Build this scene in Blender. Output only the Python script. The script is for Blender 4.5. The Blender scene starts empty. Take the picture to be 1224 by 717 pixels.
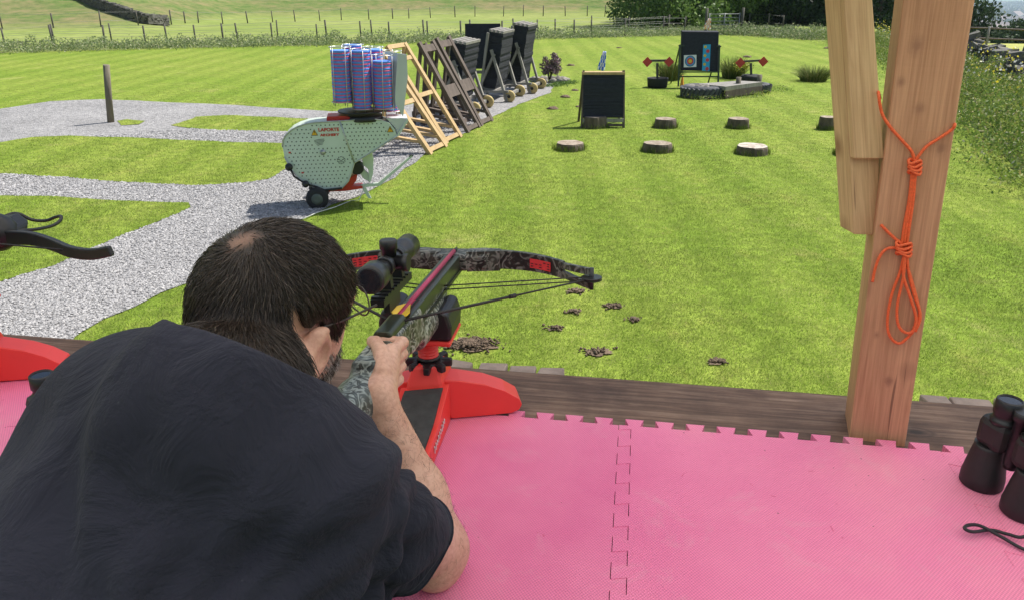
import bpy, bmesh, math, random
import numpy as np
from mathutils import Vector, Matrix, geometry, noise as mnoise
random.seed(7); rng = np.random.default_rng(7)
S = bpy.context.scene
COL = S.collection
R = math.radians
EYE = 2.4
F = 918.0
PITCH = R(22.3); CP, SP = math.cos(PITCH), math.sin(PITCH)

# ---------- surveying helpers: a sight line of the photograph met with a real plane ----------
def ray(u, v):
    a = (u-612)/F; b = (v-358.5)/F
    return Vector((a, CP-b*SP, -SP-b*CP))
def P(u, v, t):
    return ray(u, v)*t+Vector((0, 0, EYE))
def G(u, v, z=0.0):
    d = ray(u, v); return d*((z-EYE)/d.z)+Vector((0, 0, EYE))
def PY(u, v, y):
    d = ray(u, v); return d*(y/d.y)+Vector((0, 0, EYE))

# ---------- node materials ----------
def new_mat(name):
    m = bpy.data.materials.new(name); m.use_nodes = True
    nt = m.node_tree; b = nt.nodes['Principled BSDF']
    return m, nt, b
def node(nt, t, **kw):
    n = nt.nodes.new(t)
    for k, v in kw.items():
        if k.startswith('_'): n.inputs[k[1:]].default_value = v
        else: setattr(n, k, v)
    return n
def ramp(nt, stops, interp='LINEAR'):
    r = nt.nodes.new('ShaderNodeValToRGB'); e = r.color_ramp
    e.interpolation = interp
    while len(e.elements) < len(stops): e.elements.new(.5)
    for i, (p, c) in enumerate(stops):
        e.elements[i].position = p; e.elements[i].color = (*c, 1)
    return r
def mix(nt, a, b, f, mode='MIX'):
    n = nt.nodes.new('ShaderNodeMix'); n.data_type = 'RGBA'; n.blend_type = mode
    for s, v in ((6, a), (7, b), (0, f)):
        if hasattr(v, 'links') or hasattr(v, 'is_linked'): nt.links.new(v, n.inputs[s])
        else: n.inputs[s].default_value = (*v, 1) if isinstance(v, tuple) else v
    return n.outputs[2]
def coords(nt, kind='Object', scale=(1, 1, 1)):
    tc = nt.nodes.new('ShaderNodeTexCoord'); mp = nt.nodes.new('ShaderNodeMapping')
    mp.inputs['Scale'].default_value = scale
    nt.links.new(tc.outputs[kind], mp.inputs[0]); return mp.outputs[0]
def noise_(nt, co, scale, detail=4, rough=.55, dist=0):
    n = nt.nodes.new('ShaderNodeTexNoise'); n.inputs['Scale'].default_value = scale
    n.inputs['Detail'].default_value = detail; n.inputs['Roughness'].default_value = rough
    n.inputs['Distortion'].default_value = dist
    nt.links.new(co, n.inputs['Vector']); return n.outputs[0]
def bump(nt, b, h, strength=.3, dist=.01, prev=None):
    n = nt.nodes.new('ShaderNodeBump'); n.inputs['Strength'].default_value = strength
    n.inputs['Distance'].default_value = dist
    nt.links.new(h, n.inputs['Height'])
    if prev is not None: nt.links.new(prev, n.inputs['Normal'])
    nt.links.new(n.outputs[0], b.inputs['Normal']); return n.outputs[0]
def math_(nt, op, a, b=None):
    n = nt.nodes.new('ShaderNodeMath'); n.operation = op
    for i, v in enumerate((a, b)):
        if v is None: continue
        if hasattr(v, 'is_linked'): nt.links.new(v, n.inputs[i])
        else: n.inputs[i].default_value = v
    return n.outputs[0]
def simple(name, c, rough=.6, metal=0, var=.15, vs=8, bs=0, bscale=40, bd=.003, scale=(1, 1, 1), c2=None, spec=None):
    m, nt, b = new_mat(name)
    co = coords(nt, 'Object', scale); n = noise_(nt, co, vs, 5, .6)
    lo = tuple(x*(1-var) for x in c); hi = c2 if c2 else tuple(min(1, x*(1+var)) for x in c)
    r = ramp(nt, [(.3, lo), (.7, hi)]); nt.links.new(n, r.inputs[0])
    nt.links.new(r.outputs[0], b.inputs['Base Color'])
    b.inputs['Roughness'].default_value = rough; b.inputs['Metallic'].default_value = metal
    if spec is not None: b.inputs['Specular IOR Level'].default_value = spec
    if bs: bump(nt, b, noise_(nt, co, bscale, 6, .6), bs, bd)
    return m
def wood(name, dark, light, grain=(60, 60, 3), rough=.75, bs=.4, knots=True, blot=.5, nscale=1.0):
    m, nt, b = new_mat(name)
    co = coords(nt, 'Object', grain); n = noise_(nt, co, nscale, 6, .65, .6)
    co2 = coords(nt, 'Object', (6, 6, 1.2)); n2 = noise_(nt, co2, 1.6, 4, .5)
    r = ramp(nt, [(.3, dark), (.68, light)]); nt.links.new(n, r.inputs[0])
    dk = tuple(x*.45 for x in dark)
    r2 = ramp(nt, [(.35, dk), (.62, light)]); nt.links.new(n2, r2.inputs[0])
    c = mix(nt, r.outputs[0], r2.outputs[0], blot*.6)
    if knots:
        v = nt.nodes.new('ShaderNodeTexVoronoi'); v.inputs['Scale'].default_value = 1.0
        nt.links.new(coords(nt, 'Object', (9, 9, 5)), v.inputs['Vector'])
        k = ramp(nt, [(.05, (1, 1, 1)), (.16, (0, 0, 0))]); nt.links.new(v.outputs['Distance'], k.inputs[0])
        c = mix(nt, c, tuple(x*.35 for x in dark), k.outputs[0])
    nt.links.new(c, b.inputs['Base Color']); b.inputs['Roughness'].default_value = rough
    bump(nt, b, n, bs, .002)
    return m

# ---------- mesh builders ----------
def origin_matrix(o):
    m = Matrix.LocRotScale(o.location, o.rotation_euler, o.scale)
    return origin_matrix(o.parent) @ m if o.parent else m
class MB:
    def __init__(s): s.v = []; s.f = []; s.mi = []; s.sm = []
    def add(s, vs, fs, mi=0, smooth=False):
        o = len(s.v); s.v += [tuple(v) for v in vs]
        for f in fs: s.f.append(tuple(i+o for i in f)); s.mi.append(mi); s.sm.append(smooth)
        return s
    def box(s, c, size, rot=None, mi=0, jit=0):
        c = Vector(c); vs = []
        for x in (-.5, .5):
            for y in (-.5, .5):
                for z in (-.5, .5):
                    p = Vector((x*size[0], y*size[1], z*size[2]))+Vector([random.uniform(-jit, jit) for _ in range(3)])
                    vs.append(c+((rot @ p) if rot is not None else p))
        return s.add(vs, [(0, 1, 3, 2), (4, 6, 7, 5), (0, 4, 5, 1), (2, 3, 7, 6), (0, 2, 6, 4), (1, 5, 7, 3)], mi)
    def bar(s, p0, p1, w, h, up=(0, 0, 1), mi=0, jit=0):
        p0, p1 = Vector(p0), Vector(p1); d = p1-p0; L = d.length; d.normalize()
        x = d.cross(Vector(up))
        if x.length < 1e-4: x = d.cross(Vector((1, 0, 0)))
        x.normalize(); z = x.cross(d)
        rot = Matrix((x, d, z)).transposed()
        return s.box((p0+p1)/2, (w, L, h), rot, mi, jit)
    def tube(s, pts, r, n=10, mi=0, cap=True, flat=None):
        pts = [Vector(p) for p in pts]; m = len(pts)
        rr = r if isinstance(r, (list, tuple)) else [r]*m
        vs = []; prev = None
        for i, p in enumerate(pts):
            t = (pts[min(i+1, m-1)]-pts[max(i-1, 0)]).normalized()
            if prev is None:
                a = t.cross(Vector((0, 0, 1)))
                if a.length < .05: a = t.cross(Vector((1, 0, 0)))
            else: a = prev-t*prev.dot(t)
            a.normalize(); prev = a; b = t.cross(a)
            for k in range(n):
                an = 2*math.pi*k/n
                vs.append(p+(a*math.cos(an)+b*math.sin(an)*(flat or 1))*rr[i])
        fs = []
        for i in range(m-1):
            for k in range(n):
                fs.append((i*n+k, i*n+(k+1) % n, (i+1)*n+(k+1) % n, (i+1)*n+k))
        s.add(vs, fs, mi, True)
        if cap:
            o = len(s.v)-len(vs)
            s.f.append(tuple(o+k for k in range(n))[::-1]); s.mi.append(mi); s.sm.append(False)
            s.f.append(tuple(o+(m-1)*n+k for k in range(n))); s.mi.append(mi); s.sm.append(False)
        return s
    def lathe(s, base, axis, prof, n=24, mi=0):       # prof: (height, radius)
        base = Vector(base); ax = Vector(axis).normalized()
        a = ax.cross(Vector((0, 1, 0)))
        if a.length < .1: a = ax.cross(Vector((1, 0, 0)))
        a.normalize(); b = ax.cross(a); vs = []
        for h, r in prof:
            for k in range(n):
                an = 2*math.pi*k/n; vs.append(base+ax*h+(a*math.cos(an)+b*math.sin(an))*r)
        fs = [(i*n+k, i*n+(k+1) % n, (i+1)*n+(k+1) % n, (i+1)*n+k) for i in range(len(prof)-1) for k in range(n)]
        s.add(vs, fs, mi, True); o = len(s.v)-len(vs)
        s.f.append(tuple(o+k for k in range(n))[::-1]); s.mi.append(mi); s.sm.append(False)
        s.f.append(tuple(o+(len(prof)-1)*n+k for k in range(n))); s.mi.append(mi); s.sm.append(False)
        return s
    def prism(s, poly, off, mi=0):                    # poly: 3D points in a plane, off: thickness vector
        off = Vector(off); a = [Vector(p) for p in poly]; n = len(a)
        tris = geometry.tessellate_polygon([a])
        s.add(a+[p+off for p in a], [tuple(t) for t in tris]+[tuple(i+n for i in t)[::-1] for t in tris]
              + [(i, (i+1) % n, (i+1) % n+n, i+n) for i in range(n)], mi)
        return s
    def ball(s, c, r, n=12, mi=0, jit=0):
        c = Vector(c); r = (r, r, r) if not isinstance(r, (tuple, list)) else r; vs = []; m = n//2
        for i in range(m+1):
            th = math.pi*i/m
            for k in range(n):
                ph = 2*math.pi*k/n
                d = Vector((math.sin(th)*math.cos(ph), math.sin(th)*math.sin(ph), math.cos(th)))
                q = 1+(mnoise.noise(d*1.7+c*3)*jit if jit else 0)
                vs.append(c+Vector((d.x*r[0]*q, d.y*r[1]*q, d.z*r[2]*q)))
        fs = [(i*n+k, (i+1)*n+k, (i+1)*n+(k+1) % n, i*n+(k+1) % n) for i in range(m) for k in range(n)]
        return s.add(vs, fs, mi, True)
    def build(s, name, mats, parent=None, bevel=0, recalc=True):
        me = bpy.data.meshes.new(name)
        vs = s.v
        if parent is not None:
            inv = origin_matrix(parent).inverted(); vs = [inv @ Vector(v) for v in vs]
        me.from_pydata(vs, [], s.f)
        for m in (mats if isinstance(mats, (list, tuple)) else [mats]): me.materials.append(m)
        me.polygons.foreach_set('material_index', s.mi); me.polygons.foreach_set('use_smooth', s.sm)
        if recalc:
            bm = bmesh.new(); bm.from_mesh(me); bmesh.ops.recalc_face_normals(bm, faces=bm.faces); bm.to_mesh(me); bm.free()
        me.update()
        o = bpy.data.objects.new(name, me); COL.objects.link(o); o.parent = parent
        if bevel:
            b = o.modifiers.new('bevel', 'BEVEL'); b.width = bevel; b.segments = 2; b.limit_method = 'ANGLE'; b.angle_limit = R(40)
        return o
def mesh_np(name, V, Fc, mats, parent=None, smooth=False, mi=None):
    V = np.asarray(V, dtype=np.float32)
    if parent is not None:
        M = np.array(origin_matrix(parent).inverted()); V = V @ M[:3, :3].T+M[:3, 3]
    Fc = np.asarray(Fc, dtype=np.int32); n, k = Fc.shape
    me = bpy.data.meshes.new(name); me.vertices.add(len(V)); me.vertices.foreach_set('co', V.astype(np.float32).ravel())
    me.loops.add(n*k); me.loops.foreach_set('vertex_index', Fc.ravel())
    me.polygons.add(n); me.polygons.foreach_set('loop_start', np.arange(0, n*k, k, dtype=np.int32))
    for m in (mats if isinstance(mats, (list, tuple)) else [mats]): me.materials.append(m)
    if mi is not None: me.polygons.foreach_set('material_index', np.asarray(mi, dtype=np.int32))
    me.polygons.foreach_set('use_smooth', np.full(n, smooth)); me.update(calc_edges=True); me.validate()
    o = bpy.data.objects.new(name, me); COL.objects.link(o); o.parent = parent
    return o
def tag(o, label=None, cat=None, group=None, kind=None):
    if label: o['label'] = label
    if cat: o['category'] = cat
    if group: o['group'] = group
    if kind: o['kind'] = kind
    return o
def thing(name, loc, label, cat, group=None, rz=0):
    o = bpy.data.objects.new(name, None); COL.objects.link(o); o.location = loc; o.rotation_euler = (0, 0, rz)
    o.empty_display_size = .1
    return tag(o, label, cat, group)
def copy_tree(o, loc=None, rz=None, label=None, scale=None):
    def rec(s, par):
        c = s.copy(); COL.objects.link(c); c.parent = par
        for ch in kids.get(s.name, []): rec(ch, c)
        return c
    kids = {}
    for x in bpy.data.objects:
        if x.parent: kids.setdefault(x.parent.name, []).append(x)
    c = rec(o, None)
    if loc is not None: c.location = loc
    if rz is not None: c.rotation_euler = (0, 0, rz)
    if scale is not None: c.scale = scale if isinstance(scale, tuple) else (scale,)*3
    if label: c['label'] = label
    return c

# ---------- blended solids: a distance field meshed with surface nets ----------
def s_cap(a, b, r1, r2):
    a = np.array(a, float); b = np.array(b, float)
    def f(p):
        ab = b-a; t = np.clip(((p-a) @ ab)/max(ab @ ab, 1e-9), 0, 1)
        return np.linalg.norm(p-a-t[:, None]*ab, axis=1)-(r1+(r2-r1)*t)
    return f
def s_ell(c, r, rot=None):
    c = np.array(c, float); r = np.array(r, float); M = np.eye(3) if rot is None else np.array(rot)
    def f(p):
        q = (p-c) @ M; k0 = np.linalg.norm(q/r, axis=1); k1 = np.linalg.norm(q/(r*r), axis=1)
        return k0*(k0-1)/np.maximum(k1, 1e-6)
    return f
def s_box(c, h, rad, rot=None):
    c = np.array(c, float); h = np.array(h, float)-rad; M = np.eye(3) if rot is None else np.array(rot)
    def f(p):
        q = np.abs((p-c) @ M)-h
        return np.linalg.norm(np.maximum(q, 0), axis=1)+np.minimum(q.max(axis=1), 0)-rad
    return f
def smin(a, b, k):
    h = np.maximum(k-np.abs(a-b), 0)/k
    return np.minimum(a, b)-h*h*k*.25
def s_union(fs, k):
    def f(p):
        d = fs[0](p)
        for g in fs[1:]: d = smin(d, g(p), k)
        return d
    return f
def sdf_mesh(fn, lo, hi, h):
    ax = [np.arange(lo[i], hi[i]+h, h) for i in range(3)]; n = [len(a) for a in ax]
    cf = 4; co_ = [a_[::cf] for a_ in ax]
    X, Y, Z = np.meshgrid(*co_, indexing='ij'); Fc0 = fn(np.stack([X.ravel(), Y.ravel(), Z.ravel()], 1)).reshape(X.shape)
    ix = [np.minimum((np.arange(n[i])+cf//2)//cf, len(co_[i])-1) for i in range(3)]
    Fv = Fc0[np.ix_(*ix)].copy(); band = np.abs(Fv) < cf*h*2.2
    bi = np.argwhere(band); pts = np.stack([ax[i][bi[:, i]] for i in range(3)], 1)
    Fv[band] = np.concatenate([fn(pts[i:i+400000]) for i in range(0, len(pts), 400000)])
    ins = Fv < 0
    acc = np.zeros((n[0]-1, n[1]-1, n[2]-1, 3)); cnt = np.zeros(acc.shape[:3])
    edges = []
    for a in range(3):
        s0 = [slice(None)]*3; s1 = [slice(None)]*3; s0[a] = slice(0, -1); s1[a] = slice(1, None)
        m = ins[tuple(s0)] != ins[tuple(s1)]; idx = np.argwhere(m)
        f0 = Fv[tuple(s0)][m]; f1 = Fv[tuple(s1)][m]; t = f0/(f0-f1)
        pos = idx.astype(float); pos[:, a] += t
        b, c = (a+1) % 3, (a+2) % 3
        for db in (0, 1):
            for dc in (0, 1):
                ci = idx.copy(); ci[:, b] -= db; ci[:, c] -= dc
                ok = np.all((ci >= 0) & (ci < np.array(acc.shape[:3])), axis=1)
                q = ci[ok]; np.add.at(acc, (q[:, 0], q[:, 1], q[:, 2]), pos[ok]); np.add.at(cnt, (q[:, 0], q[:, 1], q[:, 2]), 1)
        edges.append((a, idx, f0 < 0))
    vid = -np.ones(cnt.shape, int); m = cnt > 0; vid[m] = np.arange(m.sum())
    V = acc[m]/cnt[m][:, None]*h+np.array([ax[0][0], ax[1][0], ax[2][0]])
    Fc = []
    for a, idx, inside in edges:
        b, c = (a+1) % 3, (a+2) % 3
        ok = (idx[:, b] > 0) & (idx[:, c] > 0) & (idx[:, b] < cnt.shape[b]) & (idx[:, c] < cnt.shape[c])
        idx = idx[ok]; ins_ = inside[ok]; q = []
        for db, dc in ((1, 1), (0, 1), (0, 0), (1, 0)):
            ci = idx.copy(); ci[:, b] -= db; ci[:, c] -= dc; q.append(vid[ci[:, 0], ci[:, 1], ci[:, 2]])
        q = np.stack(q, 1); q[~ins_] = q[~ins_][:, ::-1]; Fc.append(q)
    Fc = np.concatenate(Fc); Fc = Fc[(Fc >= 0).all(1)]
    for _ in range(2):
        e = h*.3; g = np.stack([fn(V+np.eye(3)[i]*e)-fn(V-np.eye(3)[i]*e) for i in range(3)], 1)/(2*e)
        d = fn(V); V = V-np.clip(d/np.maximum((g*g).sum(1), .2), -h*.5, h*.5)[:, None]*g
    return V, Fc
def normals(fn, V, e=.002):
    g = np.stack([fn(V+np.eye(3)[i]*e)-fn(V-np.eye(3)[i]*e) for i in range(3)], 1)
    return g/np.maximum(np.linalg.norm(g, axis=1), 1e-9)[:, None]
def strands(paths, r0, r1=.1):
    """paths (N,K,3) -> three-sided tapering hairs"""
    N, K, _ = paths.shape
    t = paths[:, -1]-paths[:, 0]; t /= np.maximum(np.linalg.norm(t, axis=1), 1e-9)[:, None]
    a = np.cross(t, rng.normal(size=(N, 3))); a /= np.linalg.norm(a, axis=1)[:, None]; b = np.cross(t, a)
    V = np.zeros((N, K, 3, 3))
    for j in range(3):
        an = 2*math.pi*j/3; o = a*math.cos(an)+b*math.sin(an)
        for k in range(K): V[:, k, j] = paths[:, k]+o*(r0*(1-(1-r1)*k/(K-1)))
    base = (np.arange(N)*K*3)[:, None]; Fc = []
    for k in range(K-1):
        for j in range(3):
            Fc.append(base+np.array([[k*3+j, k*3+(j+1) % 3, (k+1)*3+(j+1) % 3, (k+1)*3+j]]))
    return V.reshape(-1, 3), np.concatenate(Fc)
def in_poly(px, py, poly):
    ins = np.zeros(len(px), bool); n = len(poly)
    for i in range(n):
        x0, y0 = poly[i][:2]; x1, y1 = poly[(i+1) % n][:2]
        if y0 == y1: continue
        c = ((y0 > py) != (y1 > py)) & (px < (x1-x0)*(py-y0)/(y1-y0)+x0); ins ^= c
    return ins
def ragged(poly, step, amp):
    out = []
    n = len(poly)
    for i in range(n):
        a = Vector(poly[i]); b = Vector(poly[(i+1) % n]); d = b-a; k = max(1, int(d.length/step))
        k = min(k, 120)
        for j in range(k):
            p = a+d*(j/k); q = mnoise.noise_vector(Vector((p.x*1.5, p.y*1.5, 0)))*amp*2+mnoise.noise_vector(Vector((p.x*9, p.y*9, 5)))*amp
            out.append(Vector((p.x+q.x, p.y+q.y, p.z)))
    return out
def leafset(centres, normals_dir, size, aspect=.5, jit=.35):
    """one small leaf-shaped quad per centre"""
    N = len(centres); d = rng.normal(size=(N, 3)); d[:, 2] = np.abs(d[:, 2])*.7
    if normals_dir is not None: d = d*.8+normals_dir
    d /= np.linalg.norm(d, axis=1)[:, None]
    a = np.cross(d, rng.normal(size=(N, 3))); a /= np.linalg.norm(a, axis=1)[:, None]; b = np.cross(d, a)
    s = (size*(1+rng.uniform(-jit, jit, N)))[:, None]
    V = np.stack([centres-a*s*.5, centres+b*s*aspect*.5, centres+a*s*.5, centres-b*s*aspect*.5], 1).reshape(-1, 3)
    return V, np.arange(N*4).reshape(N, 4)

# ---------- materials ----------
def island_mat(name, stops, rough=.6, trans=0, patch=None):
    m, nt, b = new_mat(name); g = nt.nodes.new('ShaderNodeNewGeometry'); r = ramp(nt, stops)
    nt.links.new(g.outputs['Random Per Island'], r.inputs[0]); c = r.outputs[0]
    if patch:
        n = noise_(nt, coords(nt, 'Object'), patch[0], 4, .6); r2 = ramp(nt, [(.35, (patch[1],)*3), (.7, (patch[2],)*3)])
        nt.links.new(n, r2.inputs[0]); c = mix(nt, c, r2.outputs[0], 1.0, 'MULTIPLY')
    if patch: c = mow(nt, c)
    nt.links.new(c, b.inputs['Base Color']); b.inputs['Roughness'].default_value = rough
    b.inputs['Specular IOR Level'].default_value = .25
    if trans:
        out = nt.nodes['Material Output']; tr = nt.nodes.new('ShaderNodeBsdfTranslucent'); nt.links.new(c, tr.inputs[0])
        ms = nt.nodes.new('ShaderNodeMixShader'); ms.inputs[0].default_value = trans
        nt.links.new(b.outputs[0], ms.inputs[1]); nt.links.new(tr.outputs[0], ms.inputs[2]); nt.links.new(ms.outputs[0], out.inputs[0])
    return m
M = {}
def mow(nt, c):
    wv = nt.nodes.new('ShaderNodeTexWave'); wv.bands_direction = 'X'; wv.inputs['Scale'].default_value = .33; wv.inputs['Distortion'].default_value = 1.2; wv.inputs['Detail'].default_value = 2; wv.inputs['Detail Scale'].default_value = .4
    nt.links.new(coords(nt, 'Object', (1, .12, 1)), wv.inputs['Vector']); r = ramp(nt, [(.3, (.90, .92, .88)), (.7, (1.08, 1.05, 1.12))]); nt.links.new(wv.outputs[0], r.inputs[0])
    n = noise_(nt, coords(nt, 'Object', (1, .6, 1)), 2.3, 5, .7); r2 = ramp(nt, [(.55, (1, 1, 1)), (.72, (1.22, 1.04, 1.35))]); nt.links.new(n, r2.inputs[0])
    return mix(nt, mix(nt, c, r.outputs[0], 1, 'MULTIPLY'), r2.outputs[0], 1, 'MULTIPLY')
M['grass_blade'] = island_mat('grass_blade', [(0, (.20, .305, .040)), (.5, (.26, .365, .056)), (.85, (.35, .42, .095)), (1, (.48, .46, .21))], .55, .5, (.55, .72, 1.22))
def ground_mat(name, a, b_, c_, sc=1.0):
    m, nt, b = new_mat(name); co = coords(nt, 'Object')
    n1 = noise_(nt, co, .25*sc, 5, .6); n2 = noise_(nt, co, 6*sc, 6, .75); n3 = noise_(nt, co, 60, 4, .8)
    r1 = ramp(nt, [(.35, a), (.65, b_)]); nt.links.new(n1, r1.inputs[0])
    r2 = ramp(nt, [(.4, (.72, .72, .72)), (.62, (1.18, 1.18, 1.12))]); nt.links.new(n2, r2.inputs[0])
    r3 = ramp(nt, [(.35, (.6, .62, .5)), (.65, (1.25, 1.22, 1.2))]); nt.links.new(n3, r3.inputs[0])
    c = mix(nt, r1.outputs[0], r2.outputs[0], 1.0, 'MULTIPLY'); c = mix(nt, c, r3.outputs[0], .8, 'MULTIPLY')
    n4 = noise_(nt, co, .9*sc, 5, .7); r4 = ramp(nt, [(.58, (0, 0, 0)), (.72, (1, 1, 1))]); nt.links.new(n4, r4.inputs[0])
    f = math_(nt, 'MULTIPLY', r4.outputs[0], .55); c = mix(nt, c, c_, f); c = mow(nt, c)
    nt.links.new(c, b.inputs['Base Color']); b.inputs['Roughness'].default_value = .9; b.inputs['Specular IOR Level'].default_value = .1
    bump(nt, b, n3, .6, .02)
    return m
M['lawn'] = ground_mat('lawn', (.165, .25, .032), (.225, .285, .052), (.33, .32, .11))
M['field'] = ground_mat('field', (.24, .29, .08), (.27, .31, .10), (.30, .31, .12), .4)
M['gravel'] = None
def gravel_mat():
    m, nt, b = new_mat('gravel'); co = coords(nt, 'Object')
    v = nt.nodes.new('ShaderNodeTexVoronoi'); v.inputs['Scale'].default_value = 38; nt.links.new(co, v.inputs['Vector'])
    bw = nt.nodes.new('ShaderNodeSeparateColor'); nt.links.new(v.outputs['Color'], bw.inputs[0])
    r = ramp(nt, [(0, (.16, .155, .155)), (.4, (.26, .255, .255)), (1, (.42, .405, .40))]); nt.links.new(bw.outputs[0], r.inputs[0])
    n = noise_(nt, co, .8, 4, .6); r2 = ramp(nt, [(.35, (.8, .8, .8)), (.65, (1.05, 1.05, 1.05))]); nt.links.new(n, r2.inputs[0])
    nt.links.new(mix(nt, r.outputs[0], r2.outputs[0], 1.0, 'MULTIPLY'), b.inputs['Base Color']); b.inputs['Roughness'].default_value = .85
    bump(nt, b, v.outputs['Distance'], 1, -.02)
    return m
M['gravel'] = gravel_mat()
M['stone_chip'] = island_mat('stone_chip', [(0, (.22, .215, .215)), (.4, (.29, .285, .285)), (.8, (.37, .36, .36)), (1, (.46, .445, .43))], .8)
M['soil'] = simple('soil', (.15, .105, .07), .95, 0, .35, 20, 1, 60, .02)
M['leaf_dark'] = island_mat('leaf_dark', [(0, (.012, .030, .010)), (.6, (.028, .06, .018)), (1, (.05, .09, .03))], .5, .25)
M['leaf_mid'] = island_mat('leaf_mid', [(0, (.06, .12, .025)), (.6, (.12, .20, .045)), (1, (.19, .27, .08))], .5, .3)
M['leaf_weed'] = island_mat('leaf_weed', [(0, (.13, .19, .07)), (.5, (.22, .28, .12)), (.8, (.30, .34, .18)), (.93, (.46, .44, .30)), (1, (.55, .53, .43))], .6, .3)
M['leaf_hedge'] = island_mat('leaf_hedge', [(0, (.09, .16, .03)), (.5, (.19, .28, .055)), (.84, (.33, .37, .09)), (.95, (.34, .27, .11)), (1, (.60, .58, .46))], .6, .3)
M['leaf_purple'] = island_mat('leaf_purple', [(0, (.09, .065, .075)), (.6, (.19, .14, .15)), (.85, (.25, .20, .17)), (1, (.48, .26, .36))], .6, .2)
M['bark'] = simple('bark', (.06, .045, .03), .9, 0, .3, 6, .6, 25, .02)
M['post_old'] = wood('post_old', (.10, .085, .06), (.21, .18, .13), (30, 30, 2), .85, .5, False)
M['fence_dark'] = wood('fence_dark', (.06, .055, .045), (.12, .11, .09), (30, 30, 2), .85, .5, False)
M['pine'] = wood('pine', (.36, .23, .10), (.54, .38, .19), (30, 30, 2), .65, .3, False, .3)
M['weathered'] = wood('weathered', (.075, .055, .045), (.15, .115, .095), (30, 30, 3), .85, .5, False)
M['grey_timber'] = wood('grey_timber', (.17, .16, .14), (.32, .30, .27), (30, 30, 3), .85, .5, False)
M['foam_black'] = simple('foam_black', (.018, .020, .028), .85, 0, .35, 14, .7, 45, .01, (1, 1, 3))
M['drystone'] = simple('drystone', (.12, .115, .10), .95, 0, .45, 4, .8, 15, .05)
M['post_pale'] = None
EXPO = 0.5
# ================= terrain =================
def sst(x, a, b):
    t = min(1, max(0, (x-a)/(b-a))); return t*t*(3-2*t)
def terr(x, y):
    d = math.hypot(x, y); az = math.degrees(math.atan2(x, y))
    if az > 100 or az < -100: return 0.0
    base = 47+15*sst(az, -26, -17)
    hill = .11*max(0, d-base) if d < base+12 else 1.32+.30*(d-base-12)
    hill = min(hill, 45+.0*d)
    hill += (mnoise.noise(Vector((x*.05, y*.05, 3)))*1.2 if d > base else 0)*min(1, max(0, d-base)/10)
    st = 62-22*sst(az, 22, 28)
    k = max(0, d-st); fall = -12*min(1, k/75) if k < 75 else -12-103*sst(k, 75, 2200)
    w = sst(az, 8, 17)
    return hill*(1-w)+fall*w
def T(u, v):
    d = ray(u, v); s = 8.0
    while s < 300:
        p = d*s+Vector((0, 0, EYE))
        if p.z < terr(p.x, p.y): break
        s += .1
    p.z = terr(p.x, p.y); return p
rings = [0, 2, 4, 8, 14, 20, 26, 32, 36, 40, 43, 46, 48, 50, 52, 54, 57, 60, 63, 66, 70, 75, 80, 88, 96, 106, 118, 132, 150, 175, 210, 260, 330, 420, 560, 750, 1000, 1400, 1900, 2600, 3500, 5000, 7500, 12000]
NA = 240; V = []; Fc = []
for r_ in rings:
    for k in range(NA):
        a = 2*math.pi*k/NA; x, y = r_*math.sin(a), r_*math.cos(a); V.append((x, y, terr(x, y)))
for i in range(len(rings)-1):
    for k in range(NA): Fc.append((i*NA+k, i*NA+(k+1) % NA, (i+1)*NA+(k+1) % NA, (i+1)*NA+k))
def ground_far():
    m, nt, b = new_mat('rough_grass'); co = coords(nt, 'Object')
    n1 = noise_(nt, co, .10, 5, .6); n2 = noise_(nt, co, 1.3, 6, .75)
    r1 = ramp(nt, [(.38, (.19, .245, .065)), (.6, (.25, .285, .095))]); nt.links.new(n1, r1.inputs[0])
    # rough bracken and dry grass where the ground climbs the hill
    g = nt.nodes.new('ShaderNodeNewGeometry'); sep = nt.nodes.new('ShaderNodeSeparateXYZ'); nt.links.new(g.outputs['Position'], sep.inputs[0])
    hz = nt.nodes.new('ShaderNodeMapRange'); hz.inputs[1].default_value = .12; hz.inputs[2].default_value = .5; nt.links.new(sep.outputs[2], hz.inputs[0])
    r2 = ramp(nt, [(.38, (.07, .13, .035)), (.5, (.14, .18, .06)), (.62, (.21, .16, .09))]); nt.links.new(n2, r2.inputs[0])
    r3 = ramp(nt, [(.4, (.11, .17, .045)), (.6, (.23, .19, .10))]); nt.links.new(noise_(nt, co, .22, 5, .6), r3.inputs[0])
    c = mix(nt, r1.outputs[0], mix(nt, r2.outputs[0], r3.outputs[0], .5), hz.outputs[0])
    r4 = ramp(nt, [(.35, (.75, .75, .75)), (.65, (1.15, 1.15, 1.1))]); nt.links.new(n2, r4.inputs[0])
    c = mix(nt, c, r4.outputs[0], .7, 'MULTIPLY')
    lo = nt.nodes.new('ShaderNodeMapRange'); lo.inputs[1].default_value = -1; lo.inputs[2].default_value = -6; nt.links.new(sep.outputs[2], lo.inputs[0])
    r5 = ramp(nt, [(.4, (.06, .10, .04)), (.52, (.14, .19, .07)), (.6, (.22, .22, .16))]); nt.links.new(noise_(nt, co, .006, 6, .7), r5.inputs[0])
    c = mix(nt, c, r5.outputs[0], lo.outputs[0])
    nt.links.new(c, b.inputs['Base Color']); b.inputs['Roughness'].default_value = .95; b.inputs['Specular IOR Level'].default_value = .05
    return m
tag(mesh_np('ground', V, Fc, ground_far(), smooth=True), kind='structure')

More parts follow.
